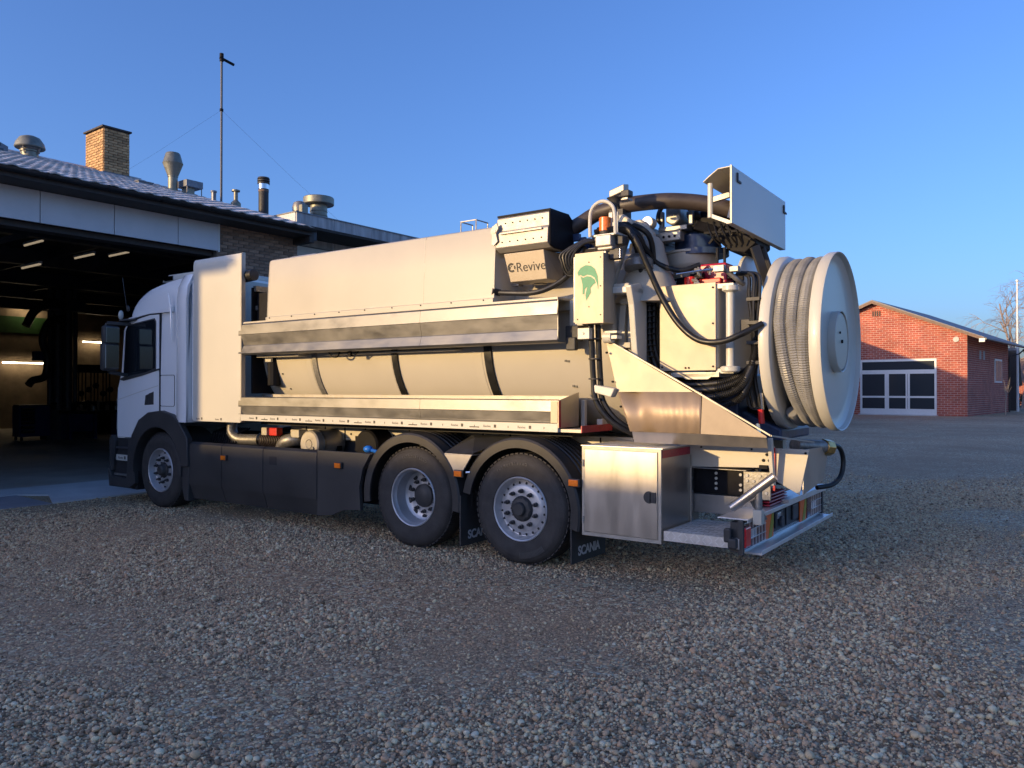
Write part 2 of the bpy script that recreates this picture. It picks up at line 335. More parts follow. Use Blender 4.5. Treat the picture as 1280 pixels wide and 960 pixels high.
def frame(org, xdir, ydir):
    x = Vector(xdir).normalized(); y = Vector(ydir).normalized(); z = x.cross(y)
    m = Matrix.Identity(4)
    for i in range(3): m[i][0] = x[i]; m[i][1] = y[i]; m[i][2] = z[i]; m[i][3] = org[i]
    return m
# ================================================================ THE PLACE
OFF = {}
def thing(name, base, label, cat, group=None, rz=0.0, kind=None):
    e = empty(name, base, rz); tag(e, label, cat, group, kind); OFF[e.name] = Vector(base); return e
def part(g, name, m, parent, sm=35, bev=0):
    """geometry given in world coordinates, stored relative to the thing's base"""
    o = g.build(name, m, parent, sm, bev)
    if parent.name in OFF: o.location = -OFF[parent.name]
    return o

# ---- ground
g = G(); g.add([(-300, -300, 0), (500, -300, 0), (500, 400, 0), (-300, 400, 0)], [(0, 1, 2, 3)])
tag(g.build('ground', 'gravel', None, 0), kind='structure')
g = G(); g.prism([(-4.8, 12.14), (4.95, 12.03), (5.0, 13.4), (-4.8, 13.4)], 'z', -0.05, 0.012)
tag(g.build('side_apron', 'conc2', None, 0), kind='structure')
g = G(); g.prism([(5.3, 13.0), (4.97, 12.05), (8.9, 12.25), (8.9, 14.3), (-4.0, 14.3), (-4.0, 13.4), (5.02, 13.4)], 'z', -0.05, 0.020)
tag(g.build('apron', 'conc', None, 0), kind='structure')

# ---- workshop garage
gar = thing('workshop_garage', (4, 13.5, 0), 'long brick workshop with tiled roof and wide open vehicle door on the left', 'workshop')
# interior shell
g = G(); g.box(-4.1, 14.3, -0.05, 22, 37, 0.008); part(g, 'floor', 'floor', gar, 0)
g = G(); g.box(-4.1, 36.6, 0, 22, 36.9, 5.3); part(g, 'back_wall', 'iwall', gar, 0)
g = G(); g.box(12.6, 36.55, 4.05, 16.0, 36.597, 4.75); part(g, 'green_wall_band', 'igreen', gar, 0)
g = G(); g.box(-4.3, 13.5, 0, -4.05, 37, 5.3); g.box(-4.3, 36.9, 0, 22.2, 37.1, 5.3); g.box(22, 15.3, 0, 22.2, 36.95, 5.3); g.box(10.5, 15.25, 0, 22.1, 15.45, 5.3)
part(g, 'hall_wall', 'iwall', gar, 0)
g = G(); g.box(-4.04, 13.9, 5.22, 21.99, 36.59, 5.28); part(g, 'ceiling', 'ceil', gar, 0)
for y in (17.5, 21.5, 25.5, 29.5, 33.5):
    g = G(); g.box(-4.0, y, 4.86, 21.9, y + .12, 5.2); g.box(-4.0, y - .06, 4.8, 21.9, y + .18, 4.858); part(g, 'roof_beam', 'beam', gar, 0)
g = G()
for x in (6.2, 8.7, 11.2): g.box(x, 14.0, 5.0, x + .08, 36, 5.2)
part(g, 'purlin', 'beam', gar, 0)
g = G(); g.box(-4.0, 13.62, 4.22, 8.46, 13.9, 4.33); part(g, 'door_header', 'darkwood', gar, 0, .01)
# front: piers and panels
g = G(); g.box(2.2, 13.55, 0, 3.3, 13.75, 4.9); part(g, 'brick_pier', 'mortar', gar, 0)
g = G(); g.box(-4.04, 13.55, 0, -1.9, 13.75, 4.9); part(g, 'brick_pier', 'mortar', gar, 0)
g = G(); g.prism([(8.50, 13.55), (10.40, 13.55), (10.40, 15.0), (10.25, 15.0), (10.25, 13.75), (8.50, 13.75)], 'z', 0, 4.93)
bw = part(g, 'brick_wall', 'mortar', gar, 0)
BR = {}
def brickmesh(m, L, h=0.056, d=0.06):
    k = (m, L)
    if k not in BR:
        g = G(); b = .004
        g.box(-L/2, -d/2, -h/2, L/2, d/2, h/2); me = g.mesh('brick', m, 0)
        bm = bmesh.new(); bm.from_mesh(me); bmesh.ops.bevel(bm, geom=[e for e in bm.edges if all(v.co.y < 0 for v in e.verts)], offset=b, segments=1, affect='EDGES'); bm.to_mesh(me); bm.free()
        BR[k] = me
    return BR[k]
rb = random.Random(3)
def bricks(parent, m, org, d, width, z0, rows, pitch=0.2375, rowh=0.0665, stuff=False, off=None):
    """courses of single bricks on a wall face; org=(x,y) start, d=unit direction along the wall (outward is to its right)"""
    d = Vector((d[0], d[1], 0)); acc = G(); n = 0
    out = Vector((d.y, -d.x, 0))
    for r in range(rows):
        z = z0 + (r + .5)*rowh; x = 0.0; first = (r % 2 == 1)
        while x < width - 0.03:
            L = pitch/2 if first else pitch; first = False
            if x + L > width: L = width - x
            if L > .04:
                Lb = round(L - 0.012, 3); c = Vector((org[0], org[1], z)) + d*(x + L/2) + out*(rb.uniform(0.0, 0.004) - 0.018)
                if stuff:
                    w = d*(Lb/2); acc.obox(c, w, out*0.03, (0, 0, .028))
                else:
                    o = bpy.data.objects.new('brick', brickmesh(m, Lb)); COL.objects.link(o); o.parent = parent; n += 1
                    o.location = c - (off or Vector((0, 0, 0))); o.rotation_euler = (0, rb.uniform(-.004, .004), math.atan2(d.y, d.x))
            x += L
    if stuff and acc.v:
        o = acc.build('lower_brick_courses', m, parent, 0, weld=False); o['kind'] = 'stuff'; o.location = -(off or Vector((0, 0, 0)))
    return n
bricks(bw, 'gbrick', (8.50, 13.55), (1, 0), 1.90, 3.60, 20)
bricks(bw, 'gbrick', (8.50, 13.55), (1, 0), 1.90, 0.01, 53, stuff=True)
bricks(bw, 'gbrick', (2.2, 13.55), (1, 0), 1.1, 0.01, 72, stuff=True)
bricks(bw, 'gbrick', (-4.04, 13.55), (1, 0), .94, 0.01, 72, stuff=True)
g = G(); g.box(-4.04, 13.53, 4.36, 8.48, 13.58, 4.86); part(g, 'panel_backing', 'darkwood', gar, 0)
xs = [-4.04, -2.75, -1.57, -.42, .73, 1.89, 3.05, 4.20, 5.355, 6.53, 7.69, 8.53]
for a, b in zip(xs[:-1], xs[1:]):
    g = G(); g.box(a + .006, 13.485, 4.318, b - .006, 13.528, 4.83); part(g, 'fascia_panel', 'panelwhite', gar, 35, .004)
g = G(); g.box(8.50, 13.475, 4.300, 8.535, 13.535, 4.835); part(g, 'end_trim', 'winframe', gar, 0)
g = G(); g.box(-4.5, 12.98, 4.835, 10.32, 13.56, 4.86); g.box(-4.5, 12.965, 4.837, 10.32, 12.985, 4.99); part(g, 'soffit', 'darkwood', gar, 0)
g = G(); g.box(10.28, 12.99, 4.70, 10.40, 13.54, 4.95); part(g, 'barge_end', 'darkwood', gar, 0, .005)
# gutter: half round, with brackets
g = G(); pr = [(12.905 + math.cos(a)*.062, 4.972 + math.sin(a)*.066) for a in [math.pi + math.pi*i/8 for i in range(9)]]
g.sheet(pr, 'x', -4.55, 10.36, -.005); gu = part(g, 'gutter', 'gutter', gar, 40)
for i in range(16):
    g = G(); g.box(-4 + i*.92, 12.83, 4.975, -3.97 + i*.92, 12.985, 4.985); g.tube([(-3.985 + i*.92, 12.905 + math.cos(a)*.07, 4.972 + math.sin(a)*.074) for a in [math.pi + math.pi*j/8 for j in range(9)]], .007, 4); part(g, 'gutter_bracket', 'gutter', gar, 40)
# roof
phi = math.atan(.303); cs, sn = math.cos(phi), math.sin(phi)
g = G(); g.prism([(12.95, 4.93), (20, 7.06), (34.9, 5.35), (34.9, 5.30), (20, 6.98), (13.0, 4.862)], 'x', -4.45, 10.30); rf = part(g, 'roof', 'darkwood', gar, 0)
def tile_geo(g, ox=0.0, oy=0.0, oz=0.0):
    n = 6; w = .30; Lt = .40; P = []
    for j, (t, lift) in enumerate(((0, .030), (Lt, .004))):
        for i in range(n+1):
            a = i/n; zz = .027*max(0, math.sin(math.pi*min(1, a/.72))) if a < .72 else -.004
            P.append((a*w + ox, t*cs - (zz + lift)*sn + oy, t*sn + (zz + lift)*cs + oz))
    for i in range(n+1):
        a = i/n; zz = .027*max(0, math.sin(math.pi*min(1, a/.72))) if a < .72 else -.004
        P.append((a*w + ox, -(zz + .008)*sn + oy, (zz + .008)*cs + oz))
    F = [(i, i+1, n+2+i, n+1+i) for i in range(n)] + [(i, 2*n+2+i, 2*n+3+i, i+1) for i in range(n)]
    return g.add(P, F)
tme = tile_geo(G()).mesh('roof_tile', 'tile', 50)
fld = G()
for c in range(50):
    for r in range(20):
        x = -4.65 + c*.30; t = r*.36 - .03; y = 12.95 + t*cs; z = 5.0 + t*sn - .02
        if x >= 3.2 and r < 12:
            o = bpy.data.objects.new('roof_tile', tme); COL.objects.link(o); o.parent = rf
            o.location = (x, y, z + rb.uniform(0, .004)); o.rotation_euler = (rb.uniform(-.012, .012), rb.uniform(-.01, .01), 0)
        else: tile_geo(fld, x, y, z)
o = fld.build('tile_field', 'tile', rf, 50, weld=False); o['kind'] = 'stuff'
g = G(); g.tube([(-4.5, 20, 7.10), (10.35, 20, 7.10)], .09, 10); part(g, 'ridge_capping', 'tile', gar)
# chimney with single bricks
CH = (9.17, 19.5, 9.80, 20.42)
g = G(); g.box(CH[0]+.02, CH[1]+.02, 6.2, CH[2]-.02, CH[3]-.02, 8.12); ch = part(g, 'chimney', 'mortar', gar, 0)
for org, d, w in (((CH[0], CH[1]), (1, 0), CH[2]-CH[0]), ((CH[0], CH[3]), (0, -1), CH[3]-CH[1]), ((CH[2], CH[1]), (0, 1), CH[3]-CH[1]), ((CH[2], CH[3]), (-1, 0), CH[2]-CH[0])):
    if d == (1, 0) or d == (0, -1): bricks(ch, 'ybrick', org, d, w, 7.03, 16, pitch=.2275)
    else: bricks(ch, 'ybrick', org, d, w, 7.03, 16, pitch=.2275, stuff=True)
g = G(); g.box(CH[0]-.05, CH[1]-.05, 8.12, CH[2]+.05, CH[3]+.05, 8.16); part(g, 'chimney_cap', 'darkwood', ch, 0).location = (0, 0, 0)
g = G(); g.prism([(CH[0]-.03, CH[1]-.03), (CH[2]+.03, CH[1]-.03), (CH[2]+.03, CH[3]+.03), (CH[0]-.03, CH[3]+.03)], 'z', 6.3, 7.03); g.box(CH[0]-.06, CH[1]-.16, 6.8, CH[2]+.1, CH[1]-.03, 6.90)
part(g, 'chimney_flashing', 'lead', ch, 0).location = (0, 0, 0)
# mushroom vent, left
def vent(name, base, label, segs):
    t = thing(name, base, label, 'roof vent')
    for nm, prof, m in segs:
        g = G(); g.lathe(prof, (0, 0, 0), (0, 0, 1), 24); g.build(nm, m, t, 30)
    return t
v = vent('roof_vent', (7.52, 19.5, 6.92), 'domed metal mushroom vent on the roof left of the brick chimney',
     [('stem', [(.0001, 0), (.19, 0), (.19, .05), (.175, .06), (.175, .16), (.20, .17), (.20, .2), (.0001, .2)], 'vent'),
      ('skirt', [(.0001, .19), (.16, .19), (.2, .25), (.27, .27), (.0001, .27)], 'greymetal'),
      ('dome', [(.0001, .27), (.30, .25), (.315, .27), (.29, .37), (.21, .49), (.12, .53), (.0001, .54)], 'vent')])
g = G(); g.box(-.3, -.3, -.06, .3, .3, .0); g.build('base_plate', 'darkwood', v, 0)
g = G()
for a in range(4): g.bar((.18*math.cos(a*1.57+.6), .18*math.sin(a*1.57+.6), .1), (.27*math.cos(a*1.57+.6), .27*math.sin(a*1.57+.6), .3), .03, .012)
g.build('stay', 'greymetal', v, 0)
v = vent('roof_vent', (9.56, 17.0, 6.18), 'tall hourglass-shaped metal flue cowl on the roof between chimney and mast',
     [('stem', [(.0001, 0), (.105, 0), (.105, .36), (.115, .37), (.115, .39), (.105, .40), (.0001, .4)], 'vent'),
      ('cowl', [(.0001, .38), (.11, .38), (.215, .66), (.225, .68), (.215, .70), (.16, .90), (.14, .925), (.0001, .93)], 'vent')])
t = thing('duct_box', (9.92, 16.9, 6.2), 'low flat metal duct box right of the hourglass flue cowl', 'roof vent')
g = G(); g.box(-.20, -.2, .14, .22, .2, .30); g.build('hood', 'lead', t, 0, .01)
g = G(); g.box(-.13, -.12, -.05, .05, .12, .138); g.build('neck', 'vent', t, 0)
g = G(); 
for x in (-.17, .19): g.box(x-.008, -.19, -.08, x+.008, -.17, .138)
g.build('stand_leg', 'greymetal', t, 0)
t = thing('skylight', (5.8, 19.4, 6.85), 'dark framed rooflight at the far left edge of the tiled roof', 'rooflight')
g = G(); g.prism([(-.5, -.1), (1.1, -.1), (1.1, .12), (.9, .2), (-.5, .33)], 'y', -.4, .4); g.build('frame', 'lead', t, 0, .01)
g = G(); g.box(-.5, -.42, -.02, 1.0, -.402, .05); g.box(-.5, -.42, .10, .95, -.402, .16); g.build('glazing', 'glasswin', t, 0)
for nm, p, lab in (('roof_vent', (8.95, 17.2, 6.28), 'small flat hatch on the tiled roof just right of the chimney'), ('roof_vent', (10.1, 16.2, 6.02), 'tiny pipe stub on the tiled roof beside the mast')):
    t = thing(nm, p, lab, 'roof vent')
    g = G(); 
    if 'hatch' in lab: g.box(-.16, -.15, -.1, .16, .15, .03); g.box(-.18, -.17, .03, .18, .17, .05)
    else: g.cyl((0, 0, -.1), (0, 0, .16), .055, 12); g.cyl((0, 0, .16), (0, 0, .2), .07, 12)
    g.build('body', 'lead', t, 30)
# mast with guy wires
t = thing('antenna_mast', (10.80, 17.0, 5.6), 'thin metal mast with a short arm at its top and guy wires', 'antenna mast')
g = G(); g.tube([(0, 0, 0), (0, 0, 4.16)], .028, 8); g.build('pole', 'mast', t)
g = G(); g.bar((-.05, 0, 4.13), (.32, -.03, 4.06), .05, .05); g.cyl((0, 0, 4.05), (0, 0, 4.24), .05, 8); g.build('arm', 'darksteel', t, 30)
g = G(); g.cyl((0, 0, 2.83), (0, 0, 2.89), .045, 8); g.build('guy_collar', 'darksteel', t, 30)
for p in ((-2.35, 1.6, .6), (4.4, .3, .62)):
    g = G(); g.tube([(0, 0, 2.86), tuple(a*.5 + b for a, b in zip(p, (0, 0, 1.40))), p], .0022, 4); g.build('guy_wire', 'mast', t)
# small pipe and black flue
v = vent('roof_vent', (11.2, 17.0, 5.6), 'small thin roof pipe with round cap right of the mast',
     [('pipe', [(.0001, 0), (.12, .0), (.12, .66), (.05, .74), (.05, 1.0), (.0001, 1.0)], 'vent'), ('cap', [(.0001, .95), (.10, .95), (.10, .985), (.0001, 1.01)], 'vent')])
v = vent('flue_pipe', (12.0, 17.0, 5.6), 'black flue pipe with silver band and ribbed rain cap', 
     [('pipe', [(.0001, 0), (.125, 0), (.125, 1.16), (.0001, 1.16)], 'black'), ('silver_band', [(.12, 1.17), (.135, 1.17), (.135, 1.30), (.12, 1.30)], 'chrome'),
      ('cap', [(.0001, 1.30), (.15, 1.30), (.155, 1.34), (.13, 1.35), (.155, 1.37), (.155, 1.40), (.13, 1.41), (.155, 1.43), (.14, 1.47), (.0001, 1.48)], 'black'),
      ('red_band', [(.12, 1.10), (.13, 1.10), (.13, 1.15), (.12, 1.15)], 'fascia_brown')])

# ---- flat roofed building behind
b2 = thing('flat_roof_building', (28, 15, 0), 'low flat-roofed building with streaked grey parapet cladding behind the truck', 'building')
g = G(); g.box(10.45, 15.0, 0, 52, 15.24, 5.0); g.box(51.8, 15.24, 0, 52, 30, 5.5); part(g, 'wall', 'wbrick', b2, 0)
g = G(); g.box(10.45, 15.46, 5.30, 52, 30, 5.60); g.box(11.45, 14.95, 5.04, 52, 15.45, 5.60); part(g, 'roof', 'roofgrey', b2, 0)
for i in range(36):
    a = 11.42 + i*1.125
    g = G(); g.box(a + .004, 14.90, 5.05, a + 1.121, 14.945, 5.80); part(g, 'cladding_panel', 'parapet', b2, 0)
g = G(); g.box(11.41, 14.945, 5.05, 11.455, 18.2, 5.80); part(g, 'cladding_return', 'panelwhite', b2, 0)
g = G(); g.box(11.39, 14.88, 5.80, 52, 15.05, 5.825); g.box(11.39, 15.05, 5.80, 11.47, 18.2, 5.825); part(g, 'coping', 'lead', b2, 0)
g = G(); g.box(11.3, 14.96, 4.80, 15.2, 15.0, 5.03); g.box(11.3, 14.955, 3.0, 11.42, 15.0, 4.80); g.box(14.9, 14.955, 3.0, 15.02, 15.0, 4.8); wf = part(g, 'window_frame', 'winframe', b2, 0)
g = G(); g.box(11.42, 14.97, 3.0, 14.9, 14.99, 4.80); part(g, 'window_pane', 'bluewin', wf, 0)
for i, x in enumerate((17.5, 22.5, 27.5, 32.5, 37.5, 42.5)):
    g = G(); g.box(x, 14.955, 1.2, x + 2.4, 14.998, 3.2); w = part(g, 'window_frame', 'winframe', b2, 0)
    g = G(); g.box(x + .08, 14.94, 1.28, x + 1.16, 14.953, 3.12); g.box(x + 1.24, 14.94, 1.28, x + 2.32, 14.953, 3.12); part(g, 'window_pane', 'glasswin', w, 0)
v = vent('roof_vent', (13.13, 17.0, 5.6), 'small dark domed fan with a pale box, left of the wide round vent',
     [('stem', [(.0001, 0), (.12, 0), (.12, .85), (.0001, .85)], 'vent'), ('dome', [(.0001, .82), (.19, .80), (.20, .92), (.16, 1.04), (.08, 1.08), (.0001, 1.08)], 'greymetal')])
g = G(); g.box(-.14, -.30, .72, .04, -.14, .95); g.build('switch_box', 'vent', v, 0, .01)
v = vent('roof_vent', (13.76, 17.0, 5.6), 'wide round-capped galvanised vent on the flat roof',
     [('stem', [(.0001, 0), (.23, 0), (.23, .78), (.24, .79), (.24, .81), (.23, .82), (.23, .90), (.24, .91), (.24, .93), (.23, .94), (.23, 1.1), (.0001, 1.1)], 'vent'),
      ('cap', [(.0001, 1.10), (.40, 1.10), (.415, 1.12), (.415, 1.28), (.40, 1.30), (.0001, 1.32)], 'vent')])
v = vent('roof_vent', (17.0, 17.0, 5.6), 'low round roof cap on the parapet line just above the truck body', [('cap', [(.0001, 0), (.2, 0), (.2, .42), (.14, .5), (.0001, .52)], 'darkwood')])

# ---- lights and equipment inside the workshop
def striplight(c, d, L, m, label, w=.07):
    t = thing('strip_light', c, label, 'strip light', 'strip lights in the workshop'); d = Vector(d).normalized()
    g = G(); g.bar(-d*(L/2 + .03), d*(L/2 + .03), w, .05, (0, 0, 1)); ob = g.build('housing', 'winframe', t, 0); ob.location.z = .045
    g = G(); g.tube([-d*L/2, d*L/2], .024, 8); g.build('tube', m, t)
striplight((13.85, 36.3, 2.78), (1, 0, 0), 1.7, 'tubelit', 'lowest lit strip light on the back wall at the left edge')
striplight((13.95, 36.3, 5.10), (1, 0, 0), 1.05, 'tubelit', 'bright strip light above the green wall band')
striplight((14.3, 36.0, 5.17), (1, 0, 0), .45, 'tubelit', 'short lit strip light peeking above another over the green band')
striplight((16.7, 36.3, 3.80), (1, 0, 0), 1.0, 'tubelit', 'lit strip light beside the cab mirrors')
striplight((7.75, 20.0, 4.55), (0, 1, 0), 1.0, 'tubedim', 'dim ceiling strip light left of the beam, lower one')
striplight((8.95, 20.0, 4.95), (0, 1, 0), 1.0, 'tubedim', 'dim ceiling strip light, second from the left under the header', )
striplight((9.8, 20.0, 5.12), (0, 1, 0), 1.0, 'tubedim', 'dim ceiling strip light nearest the top of the cab')
striplight((7.8, 20.0, 5.10), (0, 1, 0), 1.0, 'tubedim', 'dim sloping strip light high at the left of the doorway')

t = thing('tool_trolley', (10.78, 27.6, 0), 'dark tool trolley on castors with pale drawer handles, left of the workbench', 'tool trolley')
g = G(); g.box(-.5, -.25, .14, .42, .3, 1.12); g.build('cabinet', 'benchblue', t, 0, .01)
for i, z in enumerate((.30, .44, .58, .69, .80, .91, 1.02)):
    g = G(); g.box(-.46, -.275, z - .045, -.06, -.251, z + .05); d_ = g.build('drawer', 'darksteel', t, 0, .004)
    g = G(); g.box(-.42, -.295, z + .015, -.10, -.276, z + .035); g.build('handle', 'chrome', d_, 0)
for x in (-.42, .34):
    for y in (-.2, .24):
        g = G(); g.cyl((x - .02, y, .07), (x + .02, y, .07), .07, 12); g.build('castor', 'black', t)
g = G(); g.box(-.48, -.2, 1.12, .55, .28, 1.16); g.tube([(.42, -.2, 1.1), (.62, -.2, 1.2), (.62, .28, 1.2), (.42, .28, 1.1)], .02, 6); g.build('top_rail', 'darksteel', t)
t = thing('workbench', (12.5, 27.3, 0), 'blue workbench with cluttered top deep inside the workshop', 'workbench')
g = G(); g.box(-.95, -.4, .86, 1.9, .4, .95); g.build('top', 'darksteel', t, 0)
for x in (-.9, -.1, .8, 1.75):
    g = G(); g.box(x, -.38, 0, x + .09, .38, .86); g.build('leg', 'benchblue', t, 0)
g = G(); g.box(-.8, -.33, .25, -.12, .35, .84); g.box(.92, -.33, .25, 1.7, .35, .84); g.build('cupboard', 'benchblue', t, 0, .01)
r2 = random.Random(8)
for i in range(26):
    x = r2.uniform(-.8, 1.8); h = r2.uniform(.06, .32); w = r2.uniform(.03, .1)
    nm = 'toolbox' if i % 3 else 'canister'
    g = G()
    if i % 3: g.box(-w, -w, 0, w, w, h); g.box(-w*.5, -.01, h, w*.5, .01, h + .03)
    else: g.lathe([(.0001, 0), (w*.7, 0), (w*.7, h*.8), (w*.3, h*.9), (w*.3, h), (.0001, h)], (0, 0, 0), (0, 0, 1), 10)
    o = g.build(nm, r2.choice(['darksteel', 'greymetal', 'winframe', 'fascia_brown', 'darksteel']), None, 30); o.location = (12.5 + x, 27.3 + r2.uniform(-.3, .3), .95)
    tag(o, 'small dark item among the clutter on the workbench top', nm, 'clutter on the workbench')
t = thing('machine_press', (14.0, 31.0, 0), 'tall dark machine with rods and wheels behind the workbench', 'machine')
g = G(); g.box(-.6, -.4, 0, .9, .4, 1.2); g.box(-.5, -.35, 2.3, .8, .35, 2.6); g.build('frame', 'darksteel', t, 0, .01)
g = G()
for i in range(9): g.cyl((-.45 + i*.15, -.3 + .05*(i % 3), 1.1), (-.45 + i*.15, -.3 + .05*(i % 3), 2.4), .025, 8)
for i in range(5): g.cyl((-.4 + i*.27, -.42, 1.5 + .15*(i % 3)), (-.4 + i*.27, -.36, 1.5 + .15*(i % 3)), .11, 14)
g.build('rod', 'darksteel', t)
t = thing('extraction_column', (11.75, 27.9, 0), 'thick dark column of exhaust extraction pipes left of the cab mirrors', 'extraction column')
for x, r_ in ((-.35, .08), (-.1, .17), (.22, .13), (.45, .07)):
    g = G(); g.cyl((x, 0, .95), (x, 0, 5.1), r_, 16); g.build('pipe', 'beam', t)
g = G(); g.box(-.5, -.35, 0, .6, .3, .98); g.box(-.5, -.2, 4.3, .7, .2, 4.7); g.build('frame', 'beam', t, 0)
g = G(); g.tube([(-.1, -.3, 4.0), (-.5, -.35, 3.9), (-.72, -.35, 3.3), (-.55, -.3, 2.7), (-.62, -.3, 2.1), (-1.0, -.35, 1.95), (-1.15, -.4, 1.8)], .12, 12, 6); g.build('exhaust_hose', 'rubber', t)
g = G(); g.tube([(0, -.2, 4.45), (-.5, -.3, 4.5), (-.95, -.3, 4.2), (-1.2, -.3, 3.7)], .13, 12, 6); g.build('exhaust_hose', 'rubber', t)
g = G(); g.box(-.95, -.35, 2.6, -.45, -.1, 2.9); g.build('fan_box', 'benchblue', t, 0, .02)
t = thing('steel_brace', (5.2, 18, 0), 'diagonal dark steel strut under the workshop roof at far left', 'steel brace')
g = G(); g.bar((-.6, -.5, 3.9), (2.3, -.5, 5.2), .08, .12); g.build('strut', 'beam', t, 0)

# ---- buildings out of frame on the sun side (they throw the shade the whole yard lies in)
t = thing('brick_hall', (-24, 0, 0), 'long buff brick hall with white windows across the yard', 'building')
g = G(); g.box(-34, 4, 0, -22, 76, 5.29); part(g, 'wall', 'wbrick', t, 0)
g = G(); g.box(-34.3, 3.7, 5.29, -21.7, 76.3, 5.44); part(g, 'roof', 'roofgrey', t, 0)
for i in range(6):
    y = 6 + i*5.0
    g = G(); g.box(-21.99, y, 1.0, -21.93, y + 1.9, 2.9); w = part(g, 'window_frame', 'winframe', t, 0)
    g = G(); g.box(-21.925, y + .08, 1.08, -21.915, y + .92, 2.82); g.box(-21.925, y + .98, 1.08, -21.915, y + 1.82, 2.82); part(g, 'window_pane', 'glasswin', w, 0)

# ---- red brick building
RB = (54.5, 6.3, 0)
rb_ = empty('brick_clubhouse', RB, R(-5)); tag(rb_, 'red brick gabled building with white glazed double front at the right edge', 'brick building')
def bp(g, n, m, parent=rb_, sm=0, bev=0): return g.build(n, m, parent, sm, bev)
g = G(); g.prism([(0, -.3), (10.8, -.3), (10.8, 5.05), (5.35, 7.30), (0, 5.05)], 'x', 0, 12.9); wall = bp(g, 'wall', 'rbrick')
g = G(); g.prism([(-1.0, 4.66), (5.35, 7.36), (11.8, 4.72), (11.8, 4.86), (5.35, 7.50), (-1.0, 4.80)], 'x', -.55, 13.4); roof = bp(g, 'roof', 'roofgrey')
g = G(); g.prism([(-1.0, 4.58), (5.35, 7.25), (11.8, 4.6), (11.8, 4.80), (5.35, 7.42), (-1.0, 4.76)], 'x', -.60, -.552); bp(g, 'barge_board', 'fascia_brown', roof)
g = G(); g.tube([(-.6, -1.08, 4.68), (13.5, -1.08, 4.68)], .07, 8); gt = bp(g, 'gutter', 'gutter', roof, 35)
g = G(); g.tube([(12.8, -1.05, 4.6), (12.8, -.7, 4.25), (12.8, -.08, 4.05), (12.8, -.08, 0)], .05, 8); bp(g, 'downpipe', 'gutter', gt, 35)
g = G(); g.box(-.62, -1.05, 4.5, -.56, -.75, 4.72); bp(g, 'eave_end_cap', 'winframe', roof)
# glazed front: v from 1.72 to 6.2
g = G()
def fr(y0, z0, y1, z1, d=.06): g.box(-d, y0, z0, -.001, y1, z1)
for y0, y1, zt in ((1.68, 1.80, 3.56), (3.22, 3.34, 2.7), (4.56, 4.72, 2.7), (6.12, 6.25, 3.56)): fr(y0, .1, y1, zt)
fr(1.681, 3.46, 6.249, 3.60, .065); fr(1.681, 2.66, 6.249, 2.92, .065); fr(1.681, .02, 6.249, .42, .065); fr(1.8, 1.12, 3.22, 1.24, .055); fr(3.34, 1.12, 4.56, 1.24, .055); fr(4.72, 1.12, 6.12, 1.24, .055)
ff = bp(g, 'window_frame', 'winframe', rb_)
for y0, y1 in ((1.8, 3.22), (3.34, 4.56), (4.72, 6.12)):
    for z0, z1 in ((.42, 1.12), (1.24, 2.66)):
        g = G(); g.box(-.03, y0, z0, -.01, y1, z1); bp(g, 'window_pane', 'glasswin', ff)
g = G(); g.box(-.035, 1.8, 2.92, -.01, 6.12, 3.46); bp(g, 'top_glazing', 'glasswin', ff)
g = G(); g.box(-.075, 3.36, .30, -.06, 3.46, 2.66); g.box(-.075, 4.46, .30, -.06, 4.56, 2.66); bp(g, 'door_stile', 'winframe', rb_)
g = G(); g.tube([(-.13, 3.44, 1.5), (-.13, 3.56, 1.5)], .02, 6); bp(g, 'door_handle', 'darksteel', rb_)
g = G(); g.box(-.35, 1.6, 0, -.08, 6.3, .06); bp(g, 'sill', 'conc', rb_)
g = G(); g.cyl((-.05, .6, 4.74), (0.001, .6, 4.74), .17, 16); bp(g, 'wall_vent', 'lead', rb_, 30)
for i in range(4):
    g = G(); g.box(-.03, 4.98 + i*.14, 6.45, -.001, 5.06 + i*.14, 6.78); bp(g, 'gable_vent', 'darkwood', rb_)
g = G(); g.box(7.9, -.06, 2.12, 10.3, -.001, 3.76); sw = bp(g, 'window_frame', 'winframe', rb_)
g = G(); g.box(8.05, -.075, 2.25, 9.05, -.061, 3.64); g.box(9.15, -.075, 2.25, 10.15, -.061, 3.64); bp(g, 'window_pane', 'bluewin', sw)
for x in (3.3, 4.4):
    g = G(); g.box(x, -.03, 3.6, x + .45, -.001, 4.15); bp(g, 'wall_plaque', 'parapet', rb_)

# ---- beyond the brick building
def barktree(base, h, seed, label, spread=.5, droop=0.0, depth=5, m='bark', group=None, cat='bare tree', name='bare_tree'):
    rr = random.Random(seed); t = empty(name, base); tag(t, label, cat, group)
    trunk = G(); tw = G(); cnt = [0]
    def grow(p, d, L, r, dep):
        n = 3; pts = [p]; q = p; dd = d
        for i in range(n):
            dd = (dd + Vector((rr.uniform(-.16, .16), rr.uniform(-.16, .16), rr.uniform(-.06, .1) - droop*(1 if dep <= 2 else 0)))).normalized(); q = q + dd*L/n; pts.append(q)
        (trunk if dep >= depth - 1 else tw).tube(pts, [r, r*.88, r*.76, r*.6], 6 if dep > 3 else (4 if dep > 1 else 3), cap=False)
        if dep == 0: return
        for k in range(rr.randint(3, 4)):
            a = rr.uniform(0, 6.28); el = rr.uniform(.35, .9)*spread*1.6
            o = dd.orthogonal().normalized(); o.rotate(Matrix.Rotation(a, 3, dd)); nd = (dd*math.cos(el) + o*math.sin(el)).normalized()
            grow(pts[rr.randint(1, 3)], nd, L*rr.uniform(.6, .8), r*.55, dep - 1)
    grow(Vector((0, 0, 0)), Vector((0, 0, 1)), h*.36, h*.018, depth)
    trunk.build('trunk', m, t, 60, weld=False); tw.build('crown', 'birch' if m == 'birch' else m, t, 0, weld=False); return t
